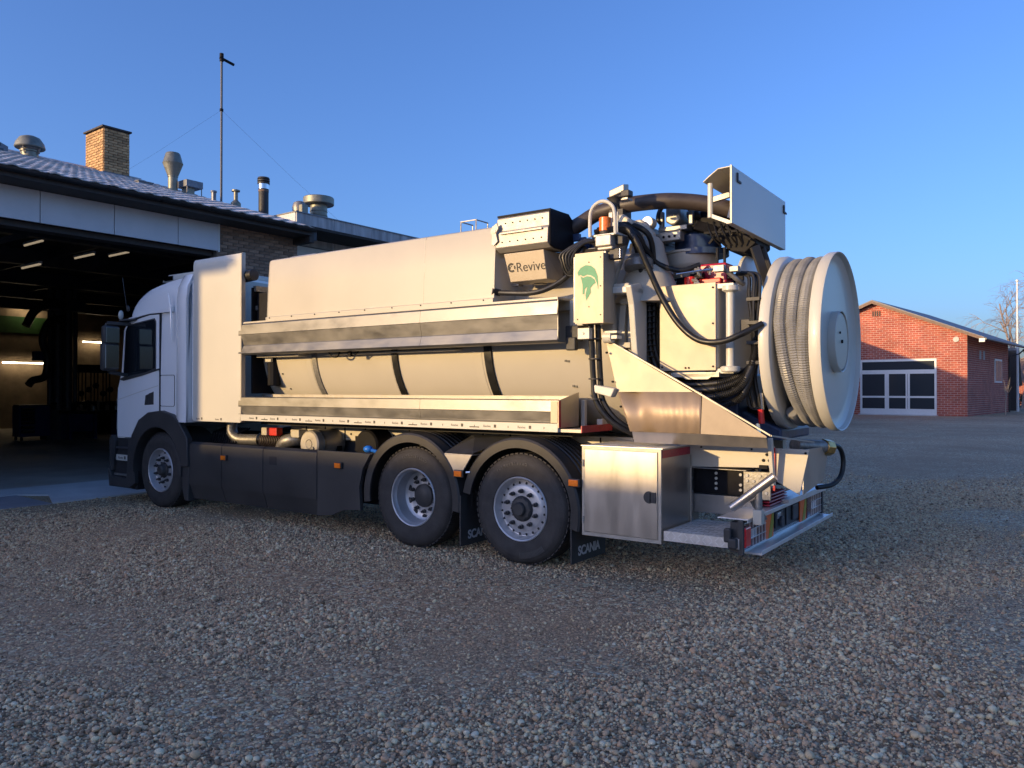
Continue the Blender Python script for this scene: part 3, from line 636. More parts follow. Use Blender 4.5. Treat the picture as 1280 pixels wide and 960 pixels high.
barktree((80.5, 5.0, 0), 16, 4, 'tall bare birch with fine drooping twigs at the right edge', .5, .22, 6, 'birch')
barktree((95, 10.8, 0), 8.6, 7, 'bare round-crowned tree above the roof end, left one', .6, 0, 5, group='bare trees behind the brick building')
barktree((98, 8.2, 0), 8.6, 11, 'bare tree above the roof eave, between birch and its neighbour', .6, 0, 5, group='bare trees behind the brick building')
barktree((57.5, 4.55, 0), 2.9, 21, 'young thin sapling in front of the dark side wall corner', .25, 0, 2, name='sapling', cat='sapling')
t = thing('flagpole', (69.5, 4.75, 0), 'white flagpole right of the brick building', 'flagpole')
g = G(); g.tube([(0, 0, 0), (0, 0, 9.8)], [.09, .05], 8); g.build('pole', 'pole', t)
g = G(); g.sph((0, 0, 9.85), .1, 8); g.build('finial', 'pole', t)
t = thing('garden_shed', (72, 5.0, 0), 'dark timber shed gable behind the brick building corner', 'shed')
g = G(); g.prism([(0, 0), (2.6, 0), (2.6, 2.2), (0, 4.6)], 'y', 0, 3); g.build('wall', 'darkwood', t, 0)
g = G(); g.prism([(-.2, 4.7), (2.9, 1.95), (2.9, 2.1), (-.2, 4.9)], 'y', -.2, 3.2); g.build('roof', 'roofgrey', t, 0)
t = thing('house', (100, 2, 0), 'distant low red brick house past the flagpole', 'house')
g = G(); g.box(0, -14, 0, 9, 9, 2.6); g.build('wall', 'rbrick', t, 0)
g = G(); g.prism([(-.5, 2.6), (9.5, 2.6), (4.5, 5.2)], 'y', -14.5, 9.5); g.build('roof', 'fascia_brown', t, 0)
for y in (-10, -4, 1, 5):
    g = G(); g.box(-.05, y, .9, -.001, y + 1.6, 2.1); w = g.build('window_frame', 'winframe', t, 0)
    g = G(); g.box(-.07, y + .1, 1.0, -.052, y + 1.5, 2.0); g.build('window_pane', 'glasswin', w, 0)
g = G(); rr = random.Random(2)
for i in range(5000):
    x = rr.uniform(82, 84.5); y = rr.uniform(-30, 6.8); z = rr.uniform(0, 1.3); a = Vector((rr.uniform(-1, 1), rr.uniform(-1, 1), rr.uniform(-1, 1))).normalized(); b = a.orthogonal()*.09; a = a*.12; p = Vector((x, y, z))
    g.add([p - a, p + b, p + a, p - b], [(0, 1, 2, 3)])
tag(g.build('hedge', 'hedge', None, 0, weld=False), 'low dark hedge beside the far yard behind the flagpole', 'hedge')
g = G()
for i in range(9000):
    x = rr.uniform(150, 160); y = rr.uniform(-140, 90); z = abs(rr.gauss(0, 2.6)); a = Vector((rr.uniform(-1, 1), rr.uniform(-1, 1), rr.uniform(-1, 1))).normalized(); b = a.orthogonal()*.5; a = a*.7; p = Vector((x, y, z))
    g.add([p - a, p + b, p + a, p - b], [(0, 1, 2, 3)])
tag(g.build('tree_belt', 'hedge', None, 0, weld=False), 'far off belt of trees and scrub on the horizon', 'tree belt', kind='stuff')

# ---- loose pebbles over the near yard
def pebbles():
    import numpy as np
    rs = np.random.RandomState(4); vs = []
    for k in range(7):
        bm = bmesh.new(); bmesh.ops.create_icosphere(bm, subdivisions=2, radius=1.0)
        sq = rs.uniform(.58, .85); ec = rs.uniform(.68, .95)
        dirs = [Vector(rs.normal(size=3)).normalized() for _ in range(7)]; offs = rs.uniform(.62, .9, 7)
        for v in bm.verts:
            for d, o_ in zip(dirs, offs):
                s = v.co.dot(d)
                if s > o_: v.co -= d*(s - o_)*.8
            v.co.y *= ec; v.co.z *= sq
        me = bpy.data.meshes.new('pebble'); bm.to_mesh(me); bm.free(); me.materials.append(M['stone']); me.shade_smooth(); vs.append(me)
    # jittered scatter, denser close to the viewer
    th = R(37); N = 1000000
    dd = np.sqrt(rs.uniform(2.6**2, 15.5**2, N)); keep = rs.uniform(0, 1, N) < np.clip((5.0/dd)**1.25, 0, 1)*np.clip((15.5 - dd)/4.5, 0, 1); dd = dd[keep]
    la = rs.uniform(-.80, .80, len(dd))*dd
    x = dd*math.cos(th) + la*math.sin(th); y = dd*math.sin(th) - la*math.cos(th)
    # patches worn to sandy fines (tyre tracks run along the truck)
    def nz(x, y):
        v = 0
        for i in range(9):
            a = rs.uniform(0, 6.28); f = rs.uniform(.5, 3.2); v = v + np.sin((x*math.cos(a) + y*math.sin(a))*f + rs.uniform(0, 6.28))
        return v/3
    nn = nz(x, y); tr = np.minimum(np.abs(x - 4.0 - .06*y), np.abs(x - 2.1 - .05*y)); nn = nn + 1.1*np.exp(-(tr/.30)**2) + .8*np.exp(-(np.abs((x - 5.2)*.8 + (y + 1)*.6 - 1.0)/.45)**2)
    k2 = (rs.uniform(0, 1, len(x)) < np.clip(1.05 - .62*np.clip((nn - .1)*1.2, 0, 1) - .28*np.clip((nn - .8)*1.5, 0, 1), .10, 1)) & ~((y > 12.02) & (x < 9) )
    x, y, dd, nn = x[k2], y[k2], dd[k2], nn[k2]
    n = len(x); size = np.exp(rs.normal(math.log(.0070), .42, n)); size = np.clip(size, .004, .026)*(1 - .22*(nn > .45))*np.clip(.9 + dd*.015, 1, 1.15)
    me = bpy.data.meshes.new('pebble_points'); me.vertices.add(n)
    co = np.empty((n, 3)); co[:, 0] = x; co[:, 1] = y; co[:, 2] = size*rs.uniform(.1, .75, n); me.vertices.foreach_set('co', co.ravel())
    a = me.attributes.new('size', 'FLOAT', 'POINT'); a.data.foreach_set('value', size)
    a = me.attributes.new('rot', 'FLOAT_VECTOR', 'POINT'); rv = np.stack([rs.uniform(-.35, .35, n), rs.uniform(-.35, .35, n), rs.uniform(0, 6.28, n)], 1); a.data.foreach_set('vector', rv.ravel())
    a = me.attributes.new('pick', 'INT', 'POINT'); a.data.foreach_set('value', rs.randint(0, 7, n).astype('int32'))
    ob = bpy.data.objects.new('loose_gravel', me); COL.objects.link(ob); tag(ob, 'loose rounded pebbles covering the near yard', 'gravel', kind='stuff')
    ng = bpy.data.node_groups.new('scatter', 'GeometryNodeTree'); ng.interface.new_socket('Geometry', in_out='INPUT', socket_type='NodeSocketGeometry'); ng.interface.new_socket('Geometry', in_out='OUTPUT', socket_type='NodeSocketGeometry')
    N_ = ng.nodes; L_ = ng.links; gi = N_.new('NodeGroupInput'); go = N_.new('NodeGroupOutput')
    mp = N_.new('GeometryNodeMeshToPoints'); ip = N_.new('GeometryNodeInstanceOnPoints'); gt = N_.new('GeometryNodeGeometryToInstance')
    L_.new(gi.outputs[0], mp.inputs[0]); L_.new(mp.outputs[0], ip.inputs['Points'])
    c2 = bpy.data.collections.new('pebble_kinds')
    for i, me_ in enumerate(vs):
        o = bpy.data.objects.new('pebble_kind', me_); c2.objects.link(o)
    ci = N_.new('GeometryNodeCollectionInfo'); ci.inputs['Collection'].default_value = c2; ci.inputs['Separate Children'].default_value = True; ci.inputs['Reset Children'].default_value = True
    L_.new(ci.outputs[0], ip.inputs['Instance']); ip.inputs['Pick Instance'].default_value = True
    def at(nm, ty):
        q = N_.new('GeometryNodeInputNamedAttribute'); q.data_type = ty; q.inputs['Name'].default_value = nm; return q.outputs['Attribute']
    L_.new(at('pick', 'INT'), ip.inputs['Instance Index']); L_.new(at('rot', 'FLOAT_VECTOR'), ip.inputs['Rotation']); L_.new(at('size', 'FLOAT'), ip.inputs['Scale'])
    L_.new(ip.outputs[0], go.inputs[0]); md = ob.modifiers.new('scatter', 'NODES'); md.node_group = ng
pebbles()
# ================================================================ THE TRUCK  (local: +Y forward, +X away to its right side, origin below the rear wheel's outer face)
T = empty('vacuum_truck', (5.877, 4.289, 0), R(1.9))
tag(T, 'white three-axle suction tanker truck with large white hose reel at its rear', 'truck')
def tp(g, n, m, parent=None, sm=35, bev=0): return g.build(n, m, parent or T, sm, bev)

# ---- wheels
def make_wheel(kind, x, y, far=False):
    w = empty('wheel', (x, y, .525), 0, T)
    if far: w.rotation_euler = (0, 0, math.pi)
    g = G(); W_ = .36 if kind != 'drive' else .30
    g.lathe([(.300, .02), (.315, .002), (.36, -.004), (.42, -.010), (.455, -.006), (.478, .006), (.480, .004), (.495, .012), (.512, .032), (.521, .05), (.525, .075), (.525, W_ - .07), (.505, W_ - .02), (.36, W_), (.30, W_ - .03)], (0, 0, 0), (1, 0, 0), 72)
    ty = g.build('tyre', 'tyre', w, 30)
    g = G()
    for gx in (.13, .19, .25):
        g.lathe([(.5255, gx - .006), (.5262, gx), (.5255, gx + .006)], (0, 0, 0), (1, 0, 0), 60)
    for k in range(60):   # tread blocks on the shoulder
        a = 2*math.pi*k/60; c = Vector((.065, math.cos(a)*.522, math.sin(a)*.522)); rd = Vector((0, math.cos(a), math.sin(a)))
        g.obox(c, (.035, 0, 0), rd.cross(Vector((1, 0, 0)))*.019, rd*.006)
    g.build('tread', 'tyre', w, 0)
    g = G()
    if kind == 'drive': prof = [(.300, .03), (.306, .004), (.298, -.004), (.288, .002), (.282, .03), (.270, .05), (.268, .14), (.258, .17), (.235, .188), (.20, .198), (.15, .198), (.0001, .198)]
    elif kind == 'tag': prof = [(.300, .03), (.306, .004), (.298, -.004), (.288, .002), (.280, .03), (.262, .075), (.254, .078), (.225, .052), (.205, .045), (.13, .045), (.0001, .045)]
    else: prof = [(.300, .03), (.306, .004), (.298, -.004), (.288, .002), (.280, .03), (.262, .08), (.250, .085), (.215, .062), (.20, .06), (.13, .06), (.0001, .06)]
    g.lathe(prof, (0, 0, 0), (1, 0, 0), 64); g.build('rim', 'rim', w, 28)
    dz = {'drive': .195, 'tag': .042, 'steer': .057}[kind]
    def ring(nm, n, rr, hole, m, out, big, sub=None):
        g = G()
        me = None
        for k in range(n):
            a = 2*math.pi*(k + .5)/n
            if me is None:
                gg = G()
                if hole: gg.lathe([(.0001, 0), (big, 0), (big, .004), (.0001, .004)], (0, 0, 0), (1, 0, 0), 12)
                else: gg.lathe([(.0001, -out), (big*.62, -out), (big*.66, -out*.55), (big, -out*.5), (big, 0), (.0001, 0)], (0, 0, 0), (1, 0, 0), 8)
                me = gg.mesh(nm, m, 30)
            o = bpy.data.objects.new(nm, me); COL.objects.link(o); o.parent = w; o.location = (dz if not hole else sub, math.cos(a)*rr, math.sin(a)*rr)
            if hole: o.scale = (1, .62 if kind != 'drive' else .8, 1); o.rotation_euler = (a + (math.pi/2 if kind == 'tag' else 0), 0, 0)
    if kind == 'drive': ring('rim_hole', 10, .222, True, 'shadowgap', 0, .032, .1885)
    else: ring('rim_hole', 20 if kind == 'tag' else 10, .241 if kind == 'tag' else .236, True, 'shadowgap', 0, .017 if kind == 'tag' else .022, .0585 if kind == 'tag' else .068)
    ring('wheel_nut', 10, .168, False, 'black', .055, .021)
    g = G()
    if kind == 'drive': hp = [(.0001, -.06), (.065, -.06), (.085, -.05), (.105, -.04), (.122, -.03), (.125, 0), (.0001, 0)]
    elif kind == 'tag': hp = [(.0001, -.07), (.055, -.07), (.062, -.062), (.066, -.035), (.098, -.03), (.118, -.012), (.122, 0), (.0001, 0)]
    else: hp = [(.0001, -.075), (.05, -.075), (.072, -.06), (.09, -.02), (.105, -.01), (.11, 0), (.0001, 0)]
    hp = [(a, b + dz) for a, b in hp]; g.lathe(hp, (0, 0, 0), (1, 0, 0), 30)
    for k in range(10):
        a = 2*math.pi*k/10; g.cyl((dz - .03, math.cos(a)*.105, math.sin(a)*.105), (dz - .006, math.cos(a)*.105, math.sin(a)*.105), .009, 6)
    g.build('hub', 'black', w, 30)
    return w
w_tag = make_wheel('tag', 0, .05); w_drv = make_wheel('drive', .02, 1.42); w_fr = make_wheel('steer', .03, 6.16)
for kd, y in (('tag', .05), ('drive', 1.42), ('steer', 6.16)): make_wheel(kd, 2.54, y, True)
g = G()
for y in (.05, 1.42, 6.16): g.cyl((.25, y, .525), (2.3, y, .525), .09, 10); g.sph((1.27, y, .525), .22, 8)
tp(g, 'axle', 'darksteel')
# curved raised lettering on the rear tyre
def arc_text(txt, rad, size, mid, parent, x=-.0115):
    n = len(txt); st = size*.80/rad
    for i, ch_ in enumerate(txt):
        if ch_ == ' ': continue
        a = mid - (i - (n-1)/2)*st        # seen from -X: +Y is to the left
        up = Vector((0, -math.cos(a)*0 + math.cos(a), math.sin(a)));  # radial
        up = Vector((0, math.cos(a), math.sin(a))); rt = up.cross(Vector((-1, 0, 0)))
        rt = Vector((0, -math.sin(a), math.cos(a)))*-1 if True else rt
        p = Vector((x, math.cos(a)*rad, math.sin(a)*rad))
        # reading direction (left to right) seen from -X is decreasing angle
        rt = Vector((0, math.sin(a), -math.cos(a)))
        text(ch_, size, 'tyreink', parent, frame(p, rt, up), 'tyre_lettering', .002, .0012, 0, 1, 'CENTER')
arc_text('ContiEcoPlus', .418, .038, R(78), w_tag); arc_text('ContiEcoPlus', .418, .036, R(95), w_drv)
g = G()
for k in range(20):
    a = R(232 + k*1.9); g.obox((-.011, math.cos(a)*.43, math.sin(a)*.43), (.003, 0, 0), Vector((0, math.cos(a), math.sin(a)))*.028, Vector((0, -math.sin(a), math.cos(a)))*.0035)
g.build('moulded_bars', 'tyreink', w_tag, 0)

# ---- fenders over the two rear axles
def fender(yc, a0, a1, zc=.525):
    g = G(); prof = [(.575, -.012), (.578, -.03), (.655, -.036), (.672, -.022), (.676, 0), (.678, .05)]
    for i in range(7): prof += [(.690, .075 + i*.075), (.690, .105 + i*.075), (.678, .112 + i*.075), (.678, .143 + i*.075)]
    prof += [(.655, .62), (.655, .0)]
    g.lathe(prof, (0, yc, zc), (1, 0, 0), 40, R(a0), R(a1), (0, 1, 0)); f = tp(g, 'mudguard', 'fender', None, 40); return f
fender(1.42, -8, 188); fender(.05, 10, 192)
for yc in (1.42, .05):
    g = G(); g.lathe([(.61, 0), (.61, .6)], (1.92, yc, .525), (1, 0, 0), 30, R(-8), R(188), (0, 1, 0)); tp(g, 'mudguard', 'fender')
# mudflaps
for y, z0 in ((.74, .10), (-.53, .085)):
    g = G(); g.box(-.03, y - .006, z0, .60, y + .006, .60 if y > 0 else .55); 
    for k in range(22): g.box(-.034, y - .009, z0 + .01 + k*.018, -.022, y + .009, z0 + .018 + k*.018)
    mf = tp(g, 'mudflap', 'black', None, 0)
    text('SCANIA', .118, 'greyink', mf, frame((.085, y - .0075, z0 + .062), (1, 0, 0), (0, 0, 1)), 'lettering', .001, .0035, 0, .95)
# markers
def marker(y, z, x=-.045, m='amber'):
    g = G(); g.box(x - .01, y - .058, z - .036, x + .02, y + .058, z + .036); o = tp(g, 'marker_lamp', 'black', None, 0, .006)
    g = G(); g.box(x - .02, y - .048, z - .028, x - .009, y + .048, z + .028); g.build('lens', m, o, 0, .004)
marker(.75, .82); marker(-.57, .82); marker(4.62, .78, -.02); marker(2.50, .80, -.02)
g = G(); g.cyl((-.03, .66, .835), (-.03, .61, .84), .015, 8); tp(g, 'lamp_bolt', 'chrome')
# aluminium V bracket between the mudguards
g = G(); g.prism([(.97, 1.0), (.60, 1.01), (.72, .835), (.84, .83)], 'x', -.025, -.005); g.box(-.02, .60, 1.0, .5, .97, 1.012); tp(g, 'corner_plate', 'alu_top', None, 0, .003)
g = G(); g.add([(-.01, .97, 1.014), (-.01, .60, 1.022), (.5, .45, 1.17), (.5, 1.0, 1.17), (.25, .78, 1.16)], [(0, 1, 4), (1, 2, 4), (2, 3, 4), (3, 0, 4)]); tp(g, 'gusset', 'chassis', None, 0)
# ---- side skirt: four boards
prof = [(.055, .955), (.006, .925), (.0, .88), (.0, .40), (.02, .36), (.075, .19)]
ys = [5.47, 4.70, 3.86, 2.88, 2.03]
for i in range(4):
    b, a = ys[i], ys[i+1]
    g = G()
    if i < 3: g.prism(prof + [(.085, .19), (.04, .36), (.025, .88), (.055, .94)], 'y', a + .005, b - .005)
    else:
        # last board is cut round the wheel arch and rises at its lower rear corner
        P = [(2.875, .19), (2.875, .955), (1.98, .955), (2.10, .80), (2.16, .6), (2.14, .38), (2.42, .38), (2.55, .24)]
        P = [(2.875, .20), (2.875, .955), (1.99, .955), (2.12, .78), (2.165, .58), (2.15, .33), (2.45, .30), (2.62, .23)]
        g.prism(P, 'x', .0, .03)
    o = tp(g, 'skirt_board', 'black', None, 35, .006)
g = G(); g.box(-.002, 3.60, .74, .004, 3.74, .84); g.box(.0, 3.61, .75, .003, 3.73, .83); tp(g, 'skirt_latch', 'shadowgap', None, 0, .004)
g = G(); g.prism([(2.12, .95), (2.2, .8), (2.23, .58), (2.2, .33), (2.15, .32), (2.17, .58), (2.12, .78), (2.0, .95)], 'x', -.018, .03); tp(g, 'arch_liner', 'black', None, 0, .005)
# ---- chassis
g = G(); g.box(.78, -1.95, .72, .86, 7.0, 1.0); g.box(1.68, -1.95, .72, 1.76, 7.0, 1.0)
for y in (-1.2, .7, 2.4, 4.2, 5.8): g.box(.86, y, .76, 1.68, y + .12, .96)
tp(g, 'chassis_rail', 'chassis', None, 0, .008)
g = G(); g.box(.70, -1.9, 1.02, .78, 4.2, 1.19); g.box(1.7, -1.9, 1.02, 1.8, 4.2, 1.19); tp(g, 'subframe', 'cream', None, 0, .006)
g = G()
for i in range(14):
    y = -.9 + i*.36
    g.cyl((.695, y, 1.10), (.70, y, 1.10), .014, 8); g.box(.69, y + .1, 1.02, .699, y + .112, 1.18)
tp(g, 'subframe_bolt', 'darksteel', None, 0)
g = G(); g.box(.30, -.35, 1.205, 2.4, 4.3, 1.26); g.box(.55, -.3, 1.192, .65, 4.3, 1.204); tp(g, 'deck_beam', 'shadowgap', None, 0)
# dense dark machinery between cab and wheels, above the skirt
rt_ = random.Random(11)
g = G()
for i in range(34):
    y = rt_.uniform(2.2, 5.6); x = rt_.uniform(.55, 1.1); z = rt_.uniform(.55, 1.0); a, b, c = rt_.uniform(.03, .14), rt_.uniform(.03, .14), rt_.uniform(.03, .1)
    g.box(x, y, z, x + a, y + b, z + c)
for i in range(12): y = 4.9 + i*.05; g.tube([(.35, y, .93), (.4, y + .02, 1.06), (.6, y + .03, 1.12)], .012, 6)
tp(g, 'valve_block', 'darksteel', None, 0)
g = G(); g.box(.5, 2.3, .3, 1.0, 5.3, .72); tp(g, 'battery_box', 'darksteel', None, 0, .02)
g = G(); g.tube([(.42, 5.06, 1.24), (.40, 5.05, 1.08), (.42, 4.93, .99), (.45, 4.7, .985), (.47, 4.45, .99)], .072, 14, 6); tp(g, 'exhaust_pipe', 'greymetal')
g = G(); g.tube([(.47, 4.47, .99), (.5, 3.95, .99)], .085, 16); 
for i in range(14): g.tube([(.47, 4.45 - i*.035, .99), (.47, 4.435 - i*.035, .99)], .090, 16)
tp(g, 'flexible_exhaust', 'hosebrown')
g = G(); g.tube([(.465, 4.50, .99), (.465, 4.45, .99)], .094, 16); tp(g, 'pipe_clamp', 'chrome')
g = G(); g.tube([(.42, 4.05, .86), (.38, 3.92, .98), (.42, 3.78, 1.02), (.6, 3.7, 1.02)], .085, 12, 5); tp(g, 'intake_elbow', 'greymetal')
g = G(); g.lathe([(.0001, -.012), (.05, -.012), (.055, 0), (.06, -.01), (.15, -.012), (.168, .004), (.172, .02), (.172, .42), (.0001, .43)], (.30, 3.36, .985), (1, 0, 0), 28); tp(g, 'air_tank', 'alu_top', None, 30)
g = G(); g.lathe([(.174, .08), (.178, .085), (.178, .11), (.174, .115)], (.30, 3.36, .985), (1, 0, 0), 28); g.cyl((.27, 3.28, .94), (.30, 3.28, .94), .02, 8); tp(g, 'tank_strap', 'greymetal')
g = G(); g.box(.35, 4.05, 1.06, .45, 4.2, 1.16); tp(g, 'valve', 'valve_red', None, 0, .01)
g = G(); g.box(.35, 4.25, 1.06, .45, 4.36, 1.16); tp(g, 'valve', 'cream', None, 0, .01)
g = G(); g.box(.35, 3.62, 1.05, .5, 3.78, 1.15); tp(g, 'valve', 'cream', None, 0, .01)
g = G(); g.lathe([(.0001, 0), (.17, 0), (.19, .02), (.19, .4), (.0001, .4)], (.42, 2.52, .99), (1, 0, 0), 24); tp(g, 'air_tank', 'darksteel')
g = G(); g.sph((.02, 2.07, 1.0), .05, 8, (1, 1.2, .8)); g.cyl((.02, 2.02, .99), (.05, 1.95, .97), .02, 8); tp(g, 'filler_cap', 'blue')

# ---- cab
def roofz(y):
    K = [(7.6, 2.70), (7.2, 2.84), (7.07, 2.93), (6.89, 3.03), (6.57, 3.12), (6.16, 3.19), (5.73, 3.23), (5.4, 3.24)]
    for (a, b), (c, d) in zip(K[:-1], K[1:]):
        if y >= c: return b + (d - b)*(a - y)/(a - c) if y <= a else b
    return 3.24
def zb(y):
    K = [(7.6, .94), (6.84, .94), (6.67, 1.14), (6.4, 1.26), (6.05, 1.30), (5.72, 1.24), (5.4, 1.22)]
    for (a, b), (c, d) in zip(K[:-1], K[1:]):
        if y >= c: return b + (d - b)*(a - y)/(a - c) if y <= a else b
    return 1.22
def ringpts(x0, x1, y0, yf, rc, bulge=.10, n=7):
    """rounded plan outline, front at yf (bulging), rear at y0"""
    P = [(x0, y0)] + [(x0, y0 + (yf - rc - y0)*i/12) for i in range(1, 13)]
    for i in range(1, n): a = math.pi/2*i/n; P.append((x0 + rc - rc*math.cos(a), yf - rc + rc*math.sin(a)))
    m = 10
    for i in range(m+1):
        t = i/m; P.append((x0 + rc + (x1 - x0 - 2*rc)*t, yf + bulge*math.sin(math.pi*t)))
    for i in range(n-1, 0, -1): a = math.pi/2*i/n; P.append((x1 - rc + rc*math.cos(a), yf - rc + rc*math.sin(a)))
    P += [(x1, y0 + (yf - rc - y0)*i/12) for i in range(12, -1, -1)]
    return P
rings = []
for z, yf, rc, ins in ((.94, 7.40, .14, .0), (1.08, 7.43, .15, .0), (1.5, 7.42, .15, 0), (1.68, 7.40, .15, 0), (1.78, 7.33, .16, 0), (1.86, 7.25, .17, .0), (2.2, 7.20, .18, .005), (2.5, 7.14, .18, .012), (2.66, 7.10, .2, .018)):
    rings.append([(x, y, max(z, zb(y) + (z - .94)*.15)) for x, y in ringpts(.03 + ins, 2.51 - ins, 5.50, yf, rc)])
for t in (.15, .35, .55, .72, .85, .94, 1.0):
    ins = .02 + .16*(1 - math.sqrt(max(0, 1 - t*t*.98)))**1.0; yf = 7.12 - .25*t**3
    if t == 1.0: ins = .26
    P = ringpts(.03 + ins, 2.51 - ins, 5.50, yf, .22)
    rings.append([(x, y, 2.66 + (max(roofz(y), 2.72) - 2.66)*t + .05*t*math.sin(math.pi*(x - .03)/2.48)) for x, y in P])
g = G(); n = len(rings[0]); v = [p for r_ in rings for p in r_]
f = [(i*n + k, i*n + (k+1) % n, (i+1)*n + (k+1) % n, (i+1)*n + k) for i in range(len(rings) - 1) for k in range(n)]
f.append(tuple(range(n-1, -1, -1)))
# roof cap as strips between left and right halves
top = (len(rings) - 1)*n; h = n//2
for k in range(h - 1):
    a, b, c, d = top + k, top + k + 1, top + n - 2 - k, top + n - 1 - k
    if b != c: f.append((a, b, c, d))
g.add(v, f); cab_o = tp(g, 'cab', 'cab', None, 40)
# door, seams, window
g = G(); g.prism([(6.17, 1.31), (6.17, 2.705), (6.40, 2.71), (7.00, 2.63), (7.10, 2.52), (7.17, 1.90), (7.27, 1.66), (7.28, .955), (6.86, .955), (6.69, 1.16), (6.42, 1.285)], 'x', .018, .05)
door = tp(g, 'door', 'cab', None, 35, .006)
g = G(); g.prism([(6.155, 1.30), (6.155, 2.72), (6.41, 2.725), (7.0, 2.645), (7.0, 2.63), (6.4, 2.705), (6.172, 2.70), (6.172, 1.30)], 'x', .0165, .04); tp(g, 'door_seam', 'shadowgap', None, 0)
WP = [(6.27, 1.955), (6.27, 2.60), (6.30, 2.635), (6.97, 2.575), (7.03, 2.50), (7.085, 1.86), (7.05, 1.84), (6.60, 1.875)]
g = G(); g.prism([(6.25, 1.935), (6.25, 2.61), (6.29, 2.655), (6.98, 2.595), (7.05, 2.51), (7.11, 1.85), (7.06, 1.81), (6.60, 1.85)], 'x', .012, .03); g.build('window_seal', 'black', door, 0, .004)
g = G(); g.prism(WP, 'x', .008, .02); g.build('window', 'glass', door, 0)
g = G(); g.prism([(6.17, 1.925), (6.17, 1.945), (6.60, 1.885), (7.1, 1.835), (7.22, 1.80), (7.1, 1.78), (6.6, 1.85)], 'x', .004, .03); g.build('belt_strip', 'black', door, 0, .003)
g = G(); g.prism([(6.54, 1.43), (6.515, 1.57), (6.31, 1.625), (6.31, 1.44)], 'x', .010, .03); hd = g.build('handle_recess', 'black', door, 0, .008)
g = G(); g.prism([(6.43, 1.445), (6.41, 1.595), (6.39, 1.60), (6.40, 1.445)], 'x', .002, .02); g.build('handle', 'chassis', door, 0, .003)
g = G(); g.prism([(6.20, 1.70), (6.20, 1.712), (6.8, 1.60), (7.3, 1.50), (7.3, 1.488), (6.8, 1.588)], 'x', .016, .03); g.build('crease', 'white', door, 0, .003)
g = G()
PO = [(6.16, 1.44), (6.16, 1.83), (6.14, 1.85), (5.83, 1.85), (5.81, 1.83), (5.81, 1.44), (5.83, 1.42), (6.14, 1.42)]
for (a, b), (c, d) in zip(PO, PO[1:] + PO[:1]): g.bar((.028, a, b), (.028, c, d), .007, .007, (1, 0, 0))
tp(g, 'locker_seam', 'shadowgap', None, 0)
g = G(); g.prism([(5.86, 2.72), (5.86, 2.80), (6.9, 2.695), (7.06, 2.665), (7.06, 2.66), (6.9, 2.675), (6.4, 2.72)], 'x', .004, .05); tp(g, 'drip_rail', 'cab', None, 0, .01)
# rear side fairing with its bright crease
g = G(); pts = [(5.44, 0), (5.44, -.035), (5.50, -.045), (5.60, -.035), (5.72, .0), (5.76, .03)]
for zi in range(12):
    z0 = 1.21 + zi*(2.0/12); z1 = z0 + 2.0/12
    def yy(y, z): return y
    def tx(z): return .10*max(0, (z - 2.9)/.3)**2
    for (a, b), (c, d) in zip(pts[:-1], pts[1:]):
        g.add([(b + .0 + tx(z0), yy(a, z0), z0), (d + tx(z0), yy(c, z0), z0), (d + tx(z1), yy(c, z1), z1), (b + tx(z1), yy(a, z1), z1)], [(0, 1, 2, 3)])
g.add([(-.035, 5.44, 1.21), (.5, 5.44, 1.21), (.5, 5.44, 3.21), (.065, 5.44, 3.21)], [(0, 1, 2, 3)]); tp(g, 'side_fairing', 'cab', None, 45)
g = G(); g.box(.04, 5.36, 1.25, 2.5, 5.43, 3.12); tp(g, 'rear_wall', 'cab', None, 0, .02)
g = G(); g.tube([(-.002, 5.83, 2.30), (-.004, 5.84, 2.55), (.0, 5.87, 2.80), (.012, 5.95, 2.98)], [.004, .012, .014, .014, .014, .014, .014, .014, .014, .014, .012, .008, .004], 8, 4); tp(g, 'crease_line', 'cab')
# wheel arch, step, bumper
arc = lambda r_, a0, a1, n_=16: [(6.16 + math.cos(R(a0 + (a1 - a0)*i/n_))*r_, .525 + math.sin(R(a0 + (a1 - a0)*i/n_))*r_) for i in range(n_+1)]
g = G(); inner = arc(.60, 8, 172); outer = [(5.40, .62), (5.42, 1.0), (5.62, 1.22), (5.80, 1.31), (6.06, 1.36), (6.38, 1.33), (6.62, 1.22), (6.80, 1.0), (6.86, .80)]
g.prism(list(reversed(inner)) + list(reversed(outer)), 'x', -.035, .05)
tp(g, 'wheel_arch', 'black', None, 30, .012)
g = G(); g.lathe([(.60, -.03), (.60, .6)], (0, 6.16, .525), (1, 0, 0), 28, R(-5), R(185), (0, 1, 0)); tp(g, 'wheel_housing', 'black')
g = G(); g.prism([(5.40, .66), (5.56, .66), (5.56, .30), (5.50, .16), (5.42, .16)], 'x', -.012, .3); tp(g, 'arch_extension', 'black', None, 0, .01)
g = G(); g.prism([(6.76, .90), (6.83, .94), (7.38, .94), (7.42, .88), (7.44, .30), (7.36, .22), (6.80, .20), (6.76, .5)], 'x', .05, .6)
st = tp(g, 'entry_step_well', 'shadowgap', None, 0, .01)
g = G(); g.prism([(6.90, .22), (7.46, .22), (7.50, .50), (7.44, .48), (7.40, .38), (6.98, .36), (6.93, .94), (6.80, .96), (6.76, .30)], 'x', -.01, .06); g.prism([(7.30, .90), (7.42, .98), (7.48, .9), (7.46, .45), (7.38, .45)], 'x', .0, .1); tp(g, 'entry_surround', 'black', None, 0, .01)
for z in (.80, .635, .405):
    g = G(); g.box(.02, 6.92, z - .02, .3, 7.38, z + .01); g.build('step', 'greymetal' if z < .45 else 'chassis', st, 0, .006)
g = G(); g.box(-.012, 6.95, .615, -.005, 7.25, .70); lb = g.build('step_label', 'white', st, 0)
